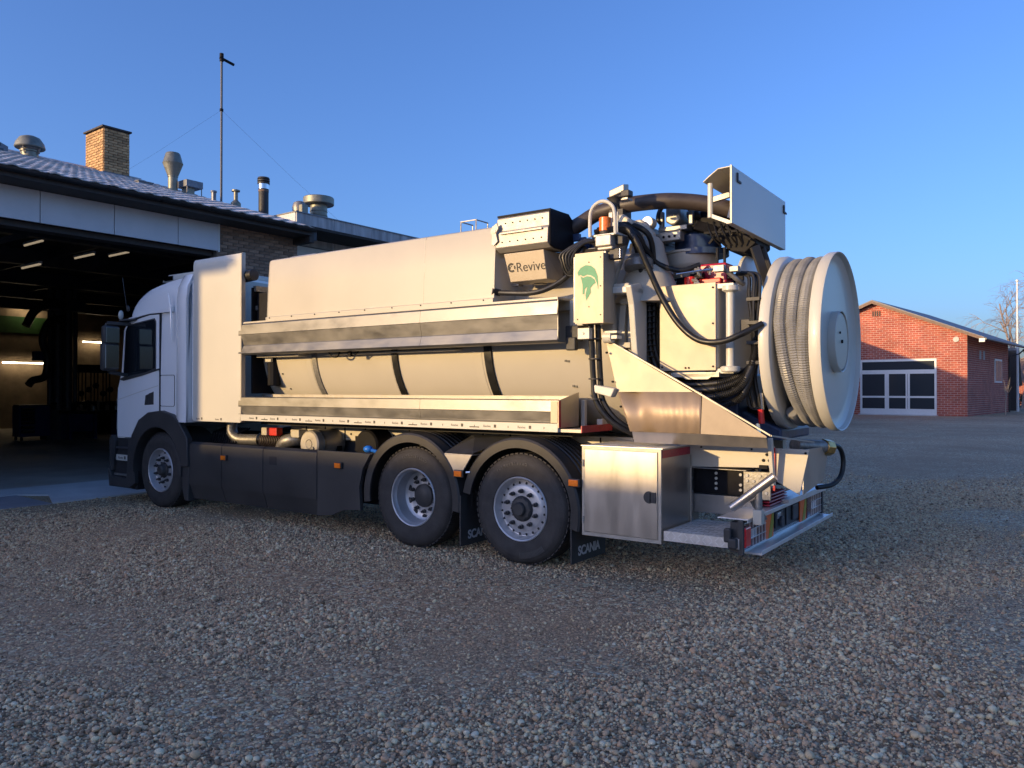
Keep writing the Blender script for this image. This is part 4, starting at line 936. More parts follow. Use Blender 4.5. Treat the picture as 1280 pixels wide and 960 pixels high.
text('Revive', .05, 'ink', lb, frame((-.0135, 7.19, .638), (0, -1, 0), (0, 0, 1)), 'lettering', .0005)
g = G(); g.box(-.0140, 6.99, .635, -.0125, 7.03, .68); g.build('mark', 'ink', lb, 0)
g = G(); g.box(.0, 6.83, .52, .03, 6.88, .66); tp(g, 'marker_lamp', 'amber', None, 0, .006)
# front: bumper, grille, windscreen, lights
g = G(); g.prism([(.06, 7.36), (.10, 7.50), (.35, 7.60), (1.27, 7.66), (2.19, 7.60), (2.44, 7.50), (2.48, 7.36)], 'z', .22, .92); tp(g, 'bumper', 'black', None, 40, .02)
g = G(); g.prism([(.45, 7.42), (.5, 7.53), (1.27, 7.57), (2.04, 7.53), (2.09, 7.42)], 'z', 1.0, 1.72); tp(g, 'grille', 'black', None, 0, .01)
g = G()
for z in (1.1, 1.25, 1.4, 1.55): g.prism([(.52, 7.5), (.55, 7.55), (1.27, 7.59), (1.99, 7.55), (2.02, 7.5)], 'z', z, z + .04)
tp(g, 'grille_bar', 'chassis', None, 0)
g = G()
pf = [(x, y) for x, y in ringpts(.02, 2.52, 7.0, 7.24, .17)][12:-12]; pg = [(x, y) for x, y in ringpts(.035, 2.505, 7.0, 7.125, .17)][12:-12]
k = len(pf); g.add([(x, y + .015, 1.88) for x, y in pf] + [(x, y + .015, 2.58) for x, y in pg], [(i, i+1, k+i+1, k+i) for i in range(k-1)]); tp(g, 'windscreen', 'glass', None, 60)
for x in (.18, 2.0):
    g = G(); g.box(x, 7.5, .55, x + .36, 7.62, .8); tp(g, 'headlight', 'lamp_glass', None, 0, .03)
# mirrors
g = G(); g.bar((.02, 6.93, 2.60), (-.27, 7.03, 2.60), .07, .05); g.bar((.02, 7.0, 1.86), (-.24, 7.02, 1.90), .05, .05); g.tube([(-.27, 7.04, 2.6), (-.30, 7.05, 2.3), (-.24, 7.03, 1.9)], .022, 8, 4); ma = tp(g, 'mirror_arm', 'black', None, 30, .006)
g = G(); g.obox((-.235, 7.0, 2.43), (.115, 0, 0), (0, .06, 0), (0, 0, .135)); mh = tp(g, 'mirror', 'black', None, 40, .035)
g = G(); g.obox((-.235, 6.935, 2.43), (.095, 0, 0), (0, .003, 0), (0, 0, .11)); g.build('mirror_glass', 'mirror', mh, 0, .002)
g = G(); g.obox((-.245, 7.0, 2.12), (.12, 0, 0), (0, .06, 0), (0, 0, .20)); mh = tp(g, 'mirror', 'black', None, 40, .035)
g = G(); g.obox((-.245, 6.935, 2.12), (.10, 0, 0), (0, .003, 0), (0, 0, .165)); g.build('mirror_glass', 'mirror', mh, 0, .002)
g = G(); g.bar((.03, 6.75, 2.665), (-.10, 6.98, 2.645), .09, .03); tp(g, 'mirror_bracket', 'black', None, 0, .01)
g = G(); g.sph((-.02, 7.12, 2.74), .035, 8, (1, 1, 2)); tp(g, 'front_mirror', 'white')
g = G(); g.sph((.01, 6.98, 2.83), .035, 8, (.6, 1, 1.3)); g.tube([(.0, 7.0, 2.84), (-.03, 7.06, 3.28)], .004, 5); tp(g, 'aerial', 'black')
for x in (-0.28 + 2.54 + .54,): 
    g = G(); g.obox((x, 7.0, 2.2), (.12, 0, 0), (0, .06, 0), (0, 0, .3)); g.bar((2.5, 6.95, 2.55), (x, 7.0, 2.5), .05, .05); tp(g, 'mirror', 'black', None, 0, .03)
g = G(); g.prism([(6.95, 3.26), (6.75, 3.36), (5.7, 3.36), (5.7, 3.28)], 'x', .50, 2.0); lb_ = tp(g, 'roof_light_bar', 'white', None, 0, .02)
g = G(); g.box(.49, 6.62, 3.27, .498, 6.85, 3.34); g.build('lens', 'mirror', lb_, 0)

# ---- front enclosure panel
g = G()
def encl(z):  # x of the outer skin against height
    return 0.0 if z < 3.30 else .03*((z - 3.30)/.08)**2
sk = [(encl(z), z) for z in (1.235, 1.5, 2.5, 3.12, 3.24, 3.30, 3.35, 3.375)] + [(.05, 3.38), (.06, 3.36)]
g.sheet(sk, 'y', 4.31, 5.33, -.012); pn = tp(g, 'front_enclosure', 'white', None, 30)
g = G(); g.prism([(.012, 1.24), (.012, 3.12), (.11, 3.37), (.3, 3.40), (.34, 3.2), (2.52, 3.15), (2.52, 1.24)], 'y', 5.28, 5.325); g.build('front_sheet', 'white', pn, 0)
g = G(); g.prism([(0.0, 1.24), (.0, 3.36), (.03, 3.38), (.06, 3.38), (.06, 1.24)], 'y', 4.293, 4.309); g.build('edge_flange', 'alu_top', pn, 0)
g = G(); g.box(-.004, 4.31, 1.235, -.001, 5.33, 1.30); sb0 = g.build('protective_strip', 'white', pn, 0)
# dark equipment seen behind it
g = G(); g.box(.15, 4.28, 1.60, 2.4, 4.305, 2.95); g.box(.2, 4.0, 2.5, .55, 4.25, 2.88); g.cyl((.35, 4.1, 1.7), (.35, 4.1, 2.9), .08, 12); tp(g, 'pump_housing', 'darksteel', None, 0, .01)
g = G(); g.tube([(.10, 4.5, 3.08), (.12, 4.2, 3.10)], .075, 14); tp(g, 'rubber_bung', 'rubber')
g = G(); g.lathe([(.0001, 0), (.3, .02), (.42, .09), (.47, .2), (.47, .7)], (1.0, 4.6, 3.0), (0, -1, 0), 30); tp(g, 'filter_drum', 'white')
g = G(); g.box(.18, 4.24, 2.90, 1.3, 4.30, 2.97); g.box(.2, 4.22, 2.66, .9, 4.28, 2.72); tp(g, 'cross_rail', 'greymetal', None, 0)

# ---- tank
g = G(); g.lathe([(.0001, 4.78), (.35, 4.76), (.7, 4.66), (.88, 4.55), (.95, 4.40), (.95, -.88), (.93, -.93), (.85, -.97), (.60, -1.01), (.3, -1.03), (.0001, -1.035)], (1.27, 0, 2.15), (0, 1, 0), 72); tank = tp(g, 'tank', 'cream', None, 35)
for y, m, w_, r_ in ((3.30, 'greymetal', .04, .965), (1.96, 'rubber', .04, .972), (.66, 'rubber', .045, .972)):
    g = G(); g.lathe([(.949, -w_), (r_, -w_), (r_, w_), (.949, w_)], (1.27, y, 2.15), (0, 1, 0), 72); g.build('tank_rib', m, tank, 30)
for y in (3.42, 2.08, .80):
    g = G(); g.lathe([(.949, -.05), (.953, -.05), (.953, .05), (.949, .05)], (1.27, y, 2.15), (0, 1, 0), 72); g.build('weld_band', 'cream', tank, 30)
g = G(); g.lathe([(.95, -.03), (1.0, -.03), (1.0, .03), (.95, .03)], (1.27, -.88, 2.15), (0, 1, 0), 72); g.lathe([(.95, -.11), (.99, -.11), (.99, -.06), (.95, -.06)], (1.27, -.88, 2.15), (0, 1, 0), 72); g.build('door_flange', 'cream', tank, 30)
for a in range(16):
    an = 2*math.pi*a/16 + .1
    g = G(); g.obox((1.27 + math.cos(an)*.99, -.92, 2.15 + math.sin(an)*.99), Vector((math.cos(an), 0, math.sin(an)))*.045, (0, .06, 0), Vector((-math.sin(an), 0, math.cos(an)))*.025); g.build('clamp', 'cream', tank, 0, .006)
g = G()
for y, z in ((3.95, 1.85), (3.90, 1.66), (-.28, 1.92), (-.31, 1.68), (-.25, 1.925), (-.28, 1.685)):
    x = 1.27 - math.sqrt(.953**2 - (z - 2.15)**2); g.obox((x, y, z), (.004, 0, 0), (0, .012, 0), (0, 0, .010))
g.build('data_mark', 'ink', tank, 0)
g = G(); g.box(.26, 4.05, 2.0, .34, 4.17, 2.09); tp(g, 'junction_block', 'white', None, 0, .01)
g = G(); g.box(.16, 3.4, 2.055, .35, 4.2, 2.085); g.box(.2, 1.0, 2.055, .33, 3.0, 2.07); tp(g, 'tray_support', 'cream', None, 0)
g = G(); g.tube([(.14, 2.85, 2.1), (.15, 2.8, 2.04), (.16, 2.72, 2.03), (.15, 2.66, 2.09)], .010, 6, 4); g.tube([(.14, 2.5, 2.1), (.15, 2.48, 2.04), (.16, 2.42, 2.05), (.15, 2.35, 2.09)], .008, 6, 4); g.box(.12, 2.46, 2.03, .15, 2.5, 2.09); tp(g, 'cable_clip', 'darksteel', None, 0)

# ---- side trays
def longsheet(name, prof, y0, y1, m, th=-.004, sm=0, parent=None): 
    g = G(); g.sheet(prof, 'y', y0, y1, th); return tp(g, name, m, parent, sm)
SP = [-.37, 1.30, 4.35]
ut = empty('upper_tray', (0, 0, 0), 0, T); lt_ = empty('lower_tray', (0, 0, 0), 0, T)
for a, b in zip(SP[:-1], SP[1:]):
    g = G(); g.sheet([(.10, 2.475), (.03, 2.475), (.012, 2.458), (.0, 2.342), (.003, 2.336), (.034, 2.205), (.028, 2.195), (.0, 2.105), (.02, 2.088), (.16, 2.088)], 'y', a + .0015, b - .0015, -.005); g.build('tray_side', 'alu', ut, 0)
    g = G(); g.sheet([(.03, 1.555), (.008, 1.548), (.0, 1.450), (.003, 1.445), (.022, 1.352), (.0, 1.342)], 'y', a + .0015, b - .0015, -.005); g.build('tray_side', 'alu', lt_, 0)
g = G(); g.box(.02, -.36, 2.478, .22, 4.35, 2.492); g.build('tray_top', 'cream', ut, 0)
g = G(); g.box(.005, -.372, 2.10, .014, -.366, 2.47); g.build('end_lip', 'alu', ut, 0)
g = G(); g.box(.02, -.37, 1.33, .36, 4.35, 1.34); g.box(.36, -.37, 1.33, .365, 4.35, 1.585); g.box(.355, -.37, 1.585, .39, 4.35, 1.59); g.build('tray_floor', 'alu_top', lt_, 0)
g = G(); g.prism([(.0, 1.30), (.0, 1.548), (.37, 1.625), (.37, 1.30)], 'y', -.378, -.371); g.build('end_plate', 'steel', lt_, 0)
g = G(); g.box(-.006, -.372, 1.345, -.001, -.30, 1.545); g.build('end_lip', 'steel2', lt_, 0)
g = G(); g.box(.004, -.383, 1.305, .040, -.379, 1.55); g.build('red_reflective_strip', 'redtape', lt_, 0)
g = G(); g.box(-.004, -.372, 1.262, .03, 4.30, 1.338); strip = g.build('white_sill', 'white', lt_, 0)
g = G(); g.box(.03, -.60, 1.262, .62, -.37, 1.29); g.build('end_shelf', 'alu_top', lt_, 0)
g = G(); g.box(.02, -.613, 1.262, .60, -.603, 1.325); g.build('red_reflective_strip', 'redtape', lt_, 0)
g = G(); g.box(.44, -.40, 1.30, .49, -.36, 1.55); g.box(.5, -.56, 1.29, .6, -.50, 1.37); tp(g, 'upright', 'white', None, 0, .004)
# protective film print along the sill
for i in range(11):
    y = 4.12 - i*.405
    text('Revive', .034, 'ink', strip, frame((-.0052, y, 1.286), (0, -1, 0), (0, 0, 1)), 'lettering', .0003)
    g = G(); g.box(-.0055, y - .155, 1.284, -.0042, y - .128, 1.314); g.box(-.0055, y - .30, 1.286, -.0042, y - .293, 1.306)
    if i % 2: g.box(-.0055, y + .05, 1.280, -.0042, y + .17, 1.290)
    g.build('print_mark', 'ink', strip, 0)
for i in range(2):
    y = 5.25 - i*.42
    text('Revive', .03, 'ink', sb0, frame((-.0052, y, 1.256), (0, -1, 0), (0, 0, 1)), 'lettering', .0003)
    g = G(); g.box(-.0055, y - .14, 1.254, -.0042, y - .112, 1.284); g.build('print_mark', 'ink', sb0, 0)

# ---- big body cover
g = G(); cp = [(.035, 2.50), (.035, 2.535), (.055, 2.545), (.07, 2.9), (.095, 3.215), (.11, 3.24), (.14, 3.255), (.25, 3.265), (.7, 3.285), (1.9, 3.285), (2.3, 3.24), (2.45, 3.1), (2.5, 2.5)]
g.sheet(cp, 'y', .39, 3.86, -.012); cov = tp(g, 'body_cover', 'cream', None, 30)
g = G(); g.prism(cp, 'y', 3.845, 3.857); g.prism([(c[0] + (.014 if c[0] < 1.2 else -.014), c[1] - .012) for c in cp], 'y', .40, .412); g.build('end_sheet', 'white', cov, 0)
g = G()
for i in range(9): g.cyl((.027, .5 + i*.41, 2.525), (.037, .5 + i*.41, 2.525), .007, 8)
g.build('rivet', 'darksteel', cov, 0)
g = G(); g.sheet([(p_[0] - .0012, p_[1]) for p_ in cp[2:7]], 'y', 1.30, 1.305, -.004); g.build('cover_joint', 'greymetal', cov, 0)
g = G(); g.box(.25, -.35, 2.40, 2.3, .38, 2.50); g.box(.03, -.35, 2.493, .25, 4.3, 2.499); tp(g, 'cover_shelf', 'cream', None, 0)
g = G(); g.tube([(.30, 1.0, 3.27), (.30, 1.0, 3.40), (.5, 1.0, 3.40), (.5, 1.0, 3.28)], .008, 6); g.tube([(.30, .8, 3.27), (.30, .8, 3.40), (.5, .8, 3.40), (.5, .8, 3.28)], .008, 6); g.bar((.30, 1.0, 3.4), (.30, .8, 3.4), .01, .01); tp(g, 'lifting_eye', 'greymetal')
text('Revive ECO', .035, 'greyink', cov, frame((.145, .62, 3.235), (0, -1, 0), Vector((.35, 0, .9))), 'lettering', .0003) if False else None

# ---- hose drum box with REVIVE plate
RX = Vector((.15, -.0, 0))
g = G()
FP = [(.28, 3.02), (.215, 3.06), (.225, 3.20), (.245, 3.22), (.245, 3.345), (.27, 3.36), (.55, 3.365), (.64, 3.30), (.64, 3.10), (.56, 3.02)]
g.prism(FP, 'y', -.08, .52); bx = tp(g, 'hose_feed_housing', 'alu_top', None, 20, .006)
g = G(); g.prism([(.225, 3.035), (.225, 3.355), (.27, 3.372), (.56, 3.378), (.66, 3.31), (.66, 3.09), (.57, 3.01), (.30, 3.01)], 'y', -.105, -.085); g.build('end_plate', 'darksteel', bx, 0, .01)
g = G(); g.box(.262, -.08, 3.362, .58, .53, 3.382); g.build('top_plate', 'darksteel', bx, 0)
g = G(); g.box(.20, -.02, 3.185, .222, .46, 3.20); g.build('lip', 'greymetal', bx, 0)
g = G()
for i in range(6): g.cyl((.237, .42 - i*.085, 3.295), (.246, .42 - i*.085, 3.295), .007, 8); g.cyl((.212, .44 - i*.09, 3.11), (.222, .44 - i*.09, 3.11), .007, 8)
g.build('bolt', 'darksteel', bx, 0)
g = G(); g.prism([(.545, 3.27), (.49, 3.30), (.47, 3.25), (.50, 3.20), (.48, 3.12), (.53, 3.08), (.555, 3.10), (.55, 3.18), (.57, 3.22)], 'x', .195, .21); g.cyl((.19, .515, 3.22), (.20, .515, 3.22), .018, 10); g.build('latch', 'alu_top', bx, 0, .003)
g = G(); g.add([(.24, .44, 3.0), (.24, -.02, 3.0), (.30, -.02, 2.73), (.30, .40, 2.73), (.62, .44, 3.0), (.62, -.02, 3.0), (.55, -.04, 2.73), (.55, .40, 2.73)], [(0, 1, 2, 3), (4, 7, 6, 5), (0, 4, 5, 1), (1, 5, 6, 2), (2, 6, 7, 3), (3, 7, 4, 0)])
rv = tp(g, 'name_plate_box', 'steel2', None, 0, .006)
up = Vector((-.06, 0, .27)).normalized()
text('Revive', .128, 'ink', rv, frame(Vector((.2785, .315, 2.82)), (0, -1, 0), up), 'lettering', .001, 0)
g = G(); cc = Vector((.2715, .365, 2.865)); ax = Vector((0, -1, 0))
def fan(g, a0, a1, r0, r1, n=10):
    P = []
    for i in range(n+1): a = R(a0 + (a1 - a0)*i/n); P.append(cc + (ax*math.cos(a) + up*math.sin(a))*r1)
    P2 = [cc + (ax*math.cos(R(a0 + (a1 - a0)*i/n)) + up*math.sin(R(a0 + (a1 - a0)*i/n)))*r0 for i in range(n, -1, -1)]
    g.add([p + Vector((-.004, 0, 0)) for p in P + P2], [tuple(range(len(P + P2)))])
fan(g, 50, 170, .026, .045); fan(g, 190, 310, .026, .045); fan(g, 150, 210, .012, .045); fan(g, -25, 25, .03, .045); fan(g, 70, 120, .008, .02)
g.build('logo', 'ink', rv, 0, 0)
g = G(); g.box(.32, .0, 2.68, .4, .1, 2.73); g.box(.32, .28, 2.68, .4, .36, 2.73); tp(g, 'foot', 'greymetal', None, 0)
for o_ in (bx, rv): o_.location = (-.17, -.155, -.04)
g = G(); g.tube([(.12, .40, 2.60), (.12, .25, 2.585), (.13, 0, 2.57), (.12, -.2, 2.60), (.10, -.40, 2.68), (.08, -.52, 2.80), (.12, -.58, 2.95)], .026, 10, 6); tp(g, 'hose', 'rubber')
g = G(); g.tube([(.06, .42, 2.61), (.14, .38, 2.60)], .034, 10); tp(g, 'hose_socket', 'rubber')

# ---- suction hose over the top
g = G(); g.tube([(.50, -.16, 3.19), (.54, -.30, 3.265), (.60, -.45, 3.355), (.62, -.66, 3.395)], .074, 20, 8); tp(g, 'suction_hose', 'hosebrown')
g = G(); g.tube([(.62, -.66, 3.395), (.64, -.86, 3.405), (.70, -1.15, 3.40), (.80, -1.45, 3.355), (.88, -1.70, 3.27), (.92, -1.82, 3.19)], .074, 20, 8); tp(g, 'suction_hose', 'hosebrown')
g = G(); g.tube([(.62, -.63, 3.392), (.625, -.70, 3.40)], .105, 16); g.obox((.62, -.69, 3.28), (.09, 0, 0), (0, .07, 0), (0, 0, .07)); g.tube([(.60, -.67, 3.44), (.62, -.72, 3.50)], .05, 10); tp(g, 'hose_clamp', 'black', None, 30)
g = G(); g.obox((.30, -.84, 3.455), (.05, 0, .01), (0, .075, -.02), (0, 0, .032)); cm = tp(g, 'camera', 'alu_top', None, 0, .008)
g = G(); g.obox((.28, -.93, 3.41), (.045, 0, 0), (0, .04, 0), (0, 0, .028)); g.build('camera_lens', 'black', cm, 0, .006)
g = G(); g.obox((.3, -.90, 3.365), (.05, 0, 0), (0, .05, 0), (0, 0, .008)); g.build('base', 'alu_top', cm, 0)
g = G(); g.lathe([(.02, 0), (.022, .11), (.030, .16), (.062, .205), (.07, .21), (.0001, .20)], (.10, -.90, 3.13), (0, 0, 1), 18); tp(g, 'horn', 'black')
g = G(); g.tube([(.0, -.71, 3.0), (.0, -.71, 3.18), (.0, -.735, 3.255), (.0, -.79, 3.295), (.0, -.85, 3.30), (.0, -.91, 3.27), (.0, -.95, 3.20), (.0, -.96, 3.0)], .016, 10, 5); tp(g, 'guard_hoop', 'white')
g = G(); g.box(.02, -.97, 3.0, .22, -.71, 3.02); g.box(.10, -.93, 3.02, .12, -.84, 3.22); tp(g, 'lamp_bracket', 'white', None, 0, .004)
g = G(); g.lathe([(.0001, 0), (.052, 0), (.052, .115), (.045, .122), (.0001, .124)], (.08, -.815, 3.055), (0, 0, 1), 18); bc = tp(g, 'beacon', 'amber', None, 30, 0)
g = G(); g.lathe([(.0001, -.035), (.045, -.035), (.05, 0), (.0001, 0)], (.08, -.815, 3.055), (0, 0, 1), 18); g.build('base', 'black', bc, 30)
g = G(); g.box(-.02, -.925, 2.905, .16, -.77, 3.005); g.box(.0, -.93, 2.875, .14, -.78, 2.905); tp(g, 'work_lamp', 'alu_top', None, 0, .01)
g = G(); g.box(-.005, -.87, 2.80, .05, -.76, 2.865); g.box(-.015, -.80, 2.825, -.006, -.775, 2.85); tp(g, 'sensor_box', 'alu_top', None, 0, .006)
g = G(); g.box(.03, -.98, 2.79, .10, -.88, 2.885); g.box(.06, -1.0, 2.92, .16, -.935, 3.0); wl = tp(g, 'led_lamp', 'black', None, 0, .008)
g = G()
for i in range(4):
    for j in range(3): g.box(.036 + j*.02, -.984, 2.80 + i*.02, .050 + j*.02, -.980, 2.815 + i*.02)
g.build('led', 'lamp_glass', wl, 0)
# ---- emblem box
g = G(); g.box(-.065, -.872, 2.235, .16, -.605, 2.845); eb = tp(g, 'control_box', 'steel2', None, 0, .008)
g = G(); g.box(-.03, -.604, 2.245, .15, -.555, 2.835); g.build('side_flange', 'alu', eb, 0, .004)
g = G(); g.box(-.075, -.882, 2.228, -.069, -.598, 2.852); g.build('lid', 'steel2', eb, 0, .002)
cr = [(-62, 55), (-45, 75), (-18, 86), (10, 82), (32, 66), (46, 32), (49, -10), (50, -30), (44, -5), (38, 10), (30, 26), (10, 38), (-10, 42), (-30, 36), (-45, 44), (-55, 40)]
fc = [(-44, 38), (-30, 30), (-10, 36), (10, 32), (30, 18), (36, 2), (24, -4), (8, -18), (10, -40), (-4, -60), (-14, -72), (-18, -50), (-16, -38), (-8, -12), (-22, -22), (-24, -44), (-34, -44), (-34, 0)]
def emb(P, nm, m, x=-.0775, s=(.00205, .00195)):
    g = G(); g.add([(x, -.74 - a*s[0]*.92, 2.575 + b*s[1]) for a, b in P], [tuple(range(len(P)))])
    me = g.mesh(nm, m, 0); bm = bmesh.new(); bm.from_mesh(me); bmesh.ops.triangulate(bm, faces=bm.faces); bm.to_mesh(me); bm.free()
    o = bpy.data.objects.new(nm, me); COL.objects.link(o); o.parent = eb
emb(cr, 'helmet_crest', 'green'); emb(fc, 'helmet_face', 'green', -.0776)
g = G()
for y, z in ((-.74, 2.765), (-.74, 2.375), (-.855, 2.80), (-.855, 2.30), (-.625, 2.27), (-.855, 2.55)): g.cyl((-.078, y, z), (-.074, y, z), .006, 8)
g.build('screw', 'darksteel', eb, 0)
g = G(); g.box(.0, -.70, 2.10, .06, -.58, 2.20); g.cyl((-.01, -.64, 2.15), (.0, -.64, 2.15), .012, 8); tp(g, 'hinge_block', 'white', None, 0, .01)
g = G(); g.obox((.14, -.44, 2.07), (.03, 0, 0), (0, .05, 0), (0, 0, .06)); g.box(.15, -.5, 2.1, .25, -.36, 2.24); tp(g, 'work_lamp', 'black', None, 0, .01)
g = G(); g.box(.20, -.52, 2.24, .24, -.375, 2.48); tp(g, 'cover_end', 'white', None, 0, .01)
# vertical hose pair
for dx, dy in ((0, 0), (.05, -.045)):
    g = G(); g.tube([(.10 + dx, -.66 + dy, 2.24), (.11 + dx, -.665 + dy, 2.0), (.12 + dx, -.675 + dy, 1.75), (.12 + dx, -.70 + dy, 1.55), (.15 + dx, -.82 + dy, 1.38), (.25 + dx, -.98 + dy, 1.27), (.4, -1.1, 1.22)], .026, 10, 6); tp(g, 'hose', 'rubber')
g = G()
for z in (2.1, 1.92, 1.74, 1.56): g.tube([(.125, -.69, z), (.125, -.69, z + .012)], .062, 12)
tp(g, 'hose_tie', 'black')
# ---- tank rear frame and hinge arms
g = G()
g.box(.14, -1.02, 2.52, .30, -.60, 2.59)
g.prism([(-.66, 2.60), (-.78, 2.60), (-.98, 3.16), (-.88, 3.24), (-.76, 3.24), (-.64, 3.05)], 'x', .30, .36)
g.prism([(-.72, 2.1), (-.84, 2.1), (-.80, 2.60), (-.66, 2.60)], 'x', .22, .30)
g.prism([(-.70, 3.12), (-.76, 3.24), (-.90, 3.25), (-1.02, 3.12), (-1.08, 2.9), (-1.0, 2.9), (-.92, 3.10)], 'x', .62, .70)
g.prism([(-.70, 3.12), (-.76, 3.24), (-.90, 3.25), (-1.02, 3.12), (-1.08, 2.9), (-1.0, 2.9), (-.92, 3.10)], 'x', 1.8, 1.88)
g.box(.30, -.86, 3.14, 2.2, -.76, 3.24)
tp(g, 'hinge_frame', 'cream', None, 0, .015)
g = G(); g.lathe([(.0001, 0), (.10, 0), (.14, .06), (.20, .30), (.30, .55), (.36, .62), (.0001, .62)], (.62, -.98, 3.06), (0, 0, -1), 30); tp(g, 'hinge_cone', 'cream', None, 30)
g = G(); g.lathe([(.0001, 0), (.09, 0), (.13, .05), (.13, .12), (.0001, .12)], (.42, -.98, 2.86), (-.2, -.1, -1), 20); tp(g, 'swivel_boss', 'greymetal')
g = G(); g.prism([(.10, 2.56), (.30, 2.60), (.42, 2.42), (.42, 1.9), (.30, 1.72), (.22, 2.0), (.16, 2.4)], 'y', -1.06, -1.0); g.box(.12, -1.06, 2.50, .46, -.86, 2.56); g.prism([(-.9, 1.66), (-.66, 1.70), (-.66, 1.63), (-.86, 1.58)], 'x', .10, .2); tp(g, 'stiffener', 'white', None, 0, .01)
g = G(); g.cyl((.14, -.86, 2.12), (.14, -.78, 2.12), .055, 14); g.box(.10, -.92, 2.10, .2, -.80, 2.13); g.box(.10, -.92, 2.15, .2, -.80, 2.17); tp(g, 'pivot', 'white', None, 30)
# black hydraulic hoses and the bundle down to the ring
HB = [[(.10, -.70, 3.06), (.22, -.85, 3.10), (.30, -.98, 3.0), (.42, -1.0, 2.75), (.45, -1.02, 2.4), (.46, -1.03, 2.0), (.50, -1.12, 1.72), (.6, -1.35, 1.62)],
      [(.12, -.72, 3.08), (.25, -.88, 3.13), (.36, -1.02, 3.02), (.47, -1.04, 2.75), (.49, -1.05, 2.4), (.50, -1.06, 2.0), (.54, -1.18, 1.74), (.64, -1.4, 1.66)],
      [(.14, -.74, 3.09), (.3, -.92, 3.14), (.42, -1.08, 3.04), (.50, -1.09, 2.75), (.52, -1.08, 2.4), (.53, -1.09, 2.0), (.58, -1.22, 1.78), (.7, -1.42, 1.72)]]
for P in HB:
    g = G(); g.tube(P, .026, 10, 7); tp(g, 'hydraulic_hose', 'rubber')
g = G()
for k in range(16):
    z = 1.95 + k*.052; g.obox((.475, -1.045, z), (.058, 0, 0), (0, .055, 0), (0, 0, .004))
tp(g, 'hose_tie', 'black', None, 0)
g = G(); g.tube([(.05, -.85, 3.05), (.18, -.96, 3.09), (.20, -1.06, 2.96), (.26, -1.15, 2.72), (.32, -1.25, 2.46), (.34, -1.40, 2.22), (.34, -1.58, 2.075), (.34, -1.78, 2.055), (.38, -1.95, 2.12), (.48, -2.08, 2.2)], .027, 12, 8); ch_ = tp(g, 'hydraulic_hose', 'rubber')
g = G(); g.tube([(.12, -.9, 3.08), (.24, -1.0, 3.05), (.40, -1.06, 2.92), (.5, -1.12, 2.80), (.6, -1.3, 2.73), (.7, -1.45, 2.78)], .024, 10, 7); tp(g, 'hydraulic_hose', 'rubber')
for k in range(5):
    g = G(); o = k*.022; g.tube([(.06 + o, -.72, 2.98 - o), (.05 + o, -.62, 2.96 + o*.6), (.05, -.53 + o*1.6, 2.90), (.05, -.49 + o*1.2, 2.81), (.08, -.52 + o, 2.74 - o*.5), (.12, -.58, 2.70)], .013, 8, 6); tp(g, 'hydraulic_hose', 'rubber')
g = G()
for i in range(40):
    y = rt_.uniform(-.62, -.06); x = rt_.uniform(.45, .9); z = rt_.uniform(2.9, 3.14); s_ = rt_.uniform(.02, .07)
    g.box(x, y - s_, z - s_, x + s_, y + s_, z + s_*.5)
tp(g, 'valve_bank', 'bluemetal', None, 0, .004)
g = G(); g.box(.4, -.6, 2.85, 1.0, .0, 2.98); tp(g, 'valve_tray', 'darksteel', None, 0)

# ---- equipment cabinet on the tank end
g = G(); g.box(.45, -1.705, 1.83, 1.40, -1.18, 2.56); cb_ = tp(g, 'cabinet', 'cream', None, 0, .02)
g = G(); g.box(.438, -1.695, 1.815, .449, -1.175, 2.575); g.build('cabinet_door', 'steel2', cb_, 0, .004)
g = G()
for y, z in ((-1.67, 2.53), (-1.67, 2.22), (-1.67, 1.85), (-1.2, 1.85), (-1.45, 1.84), (-1.42, 1.84)): g.cyl((.431, y, z), (.438, y, z), .009, 8)
g.build('screw', 'darksteel', cb_, 0)
g = G(); g.lathe([(.0001, 0), (.075, 0), (.085, .01), (.085, .04), (.075, .05), (.036, .05), (.036, .68), (.07, .70), (.07, .74), (.0001, .74)], (.50, -1.80, 1.80), (0, 0, 1), 20); g.box(.46, -1.84, 2.52, .56, -1.69, 2.56); g.box(.46, -1.84, 1.79, .56, -1.69, 1.83); tp(g, 'hinge_post', 'white', None, 30, 0)
g = G(); g.lathe([(.0001, 0), (.42, 0), (.42, .70), (.0001, .72)], (.98, -1.42, 1.84), (0, 0, 1), 40); tp(g, 'drum', 'white', None, 30)
g = G(); g.box(.44, -1.72, 1.76, .8, -1.3, 1.80); g.prism([(-1.35, 1.79), (-1.7, 1.79), (-1.62, 1.74), (-1.42, 1.74)], 'x', .44, .46); tp(g, 'cabinet_bracket', 'alu_top', None, 0)
g = G(); g.box(.40, -1.30, 1.70, .46, -1.22, 1.80); g.cyl((.42, -1.26, 1.56), (.42, -1.26, 1.7), .008, 6); g.sph((.42, -1.24, 1.54), .02, 6); g.sph((.42, -1.28, 1.50), .02, 6); tp(g, 'sensor', 'chrome', None, 0)
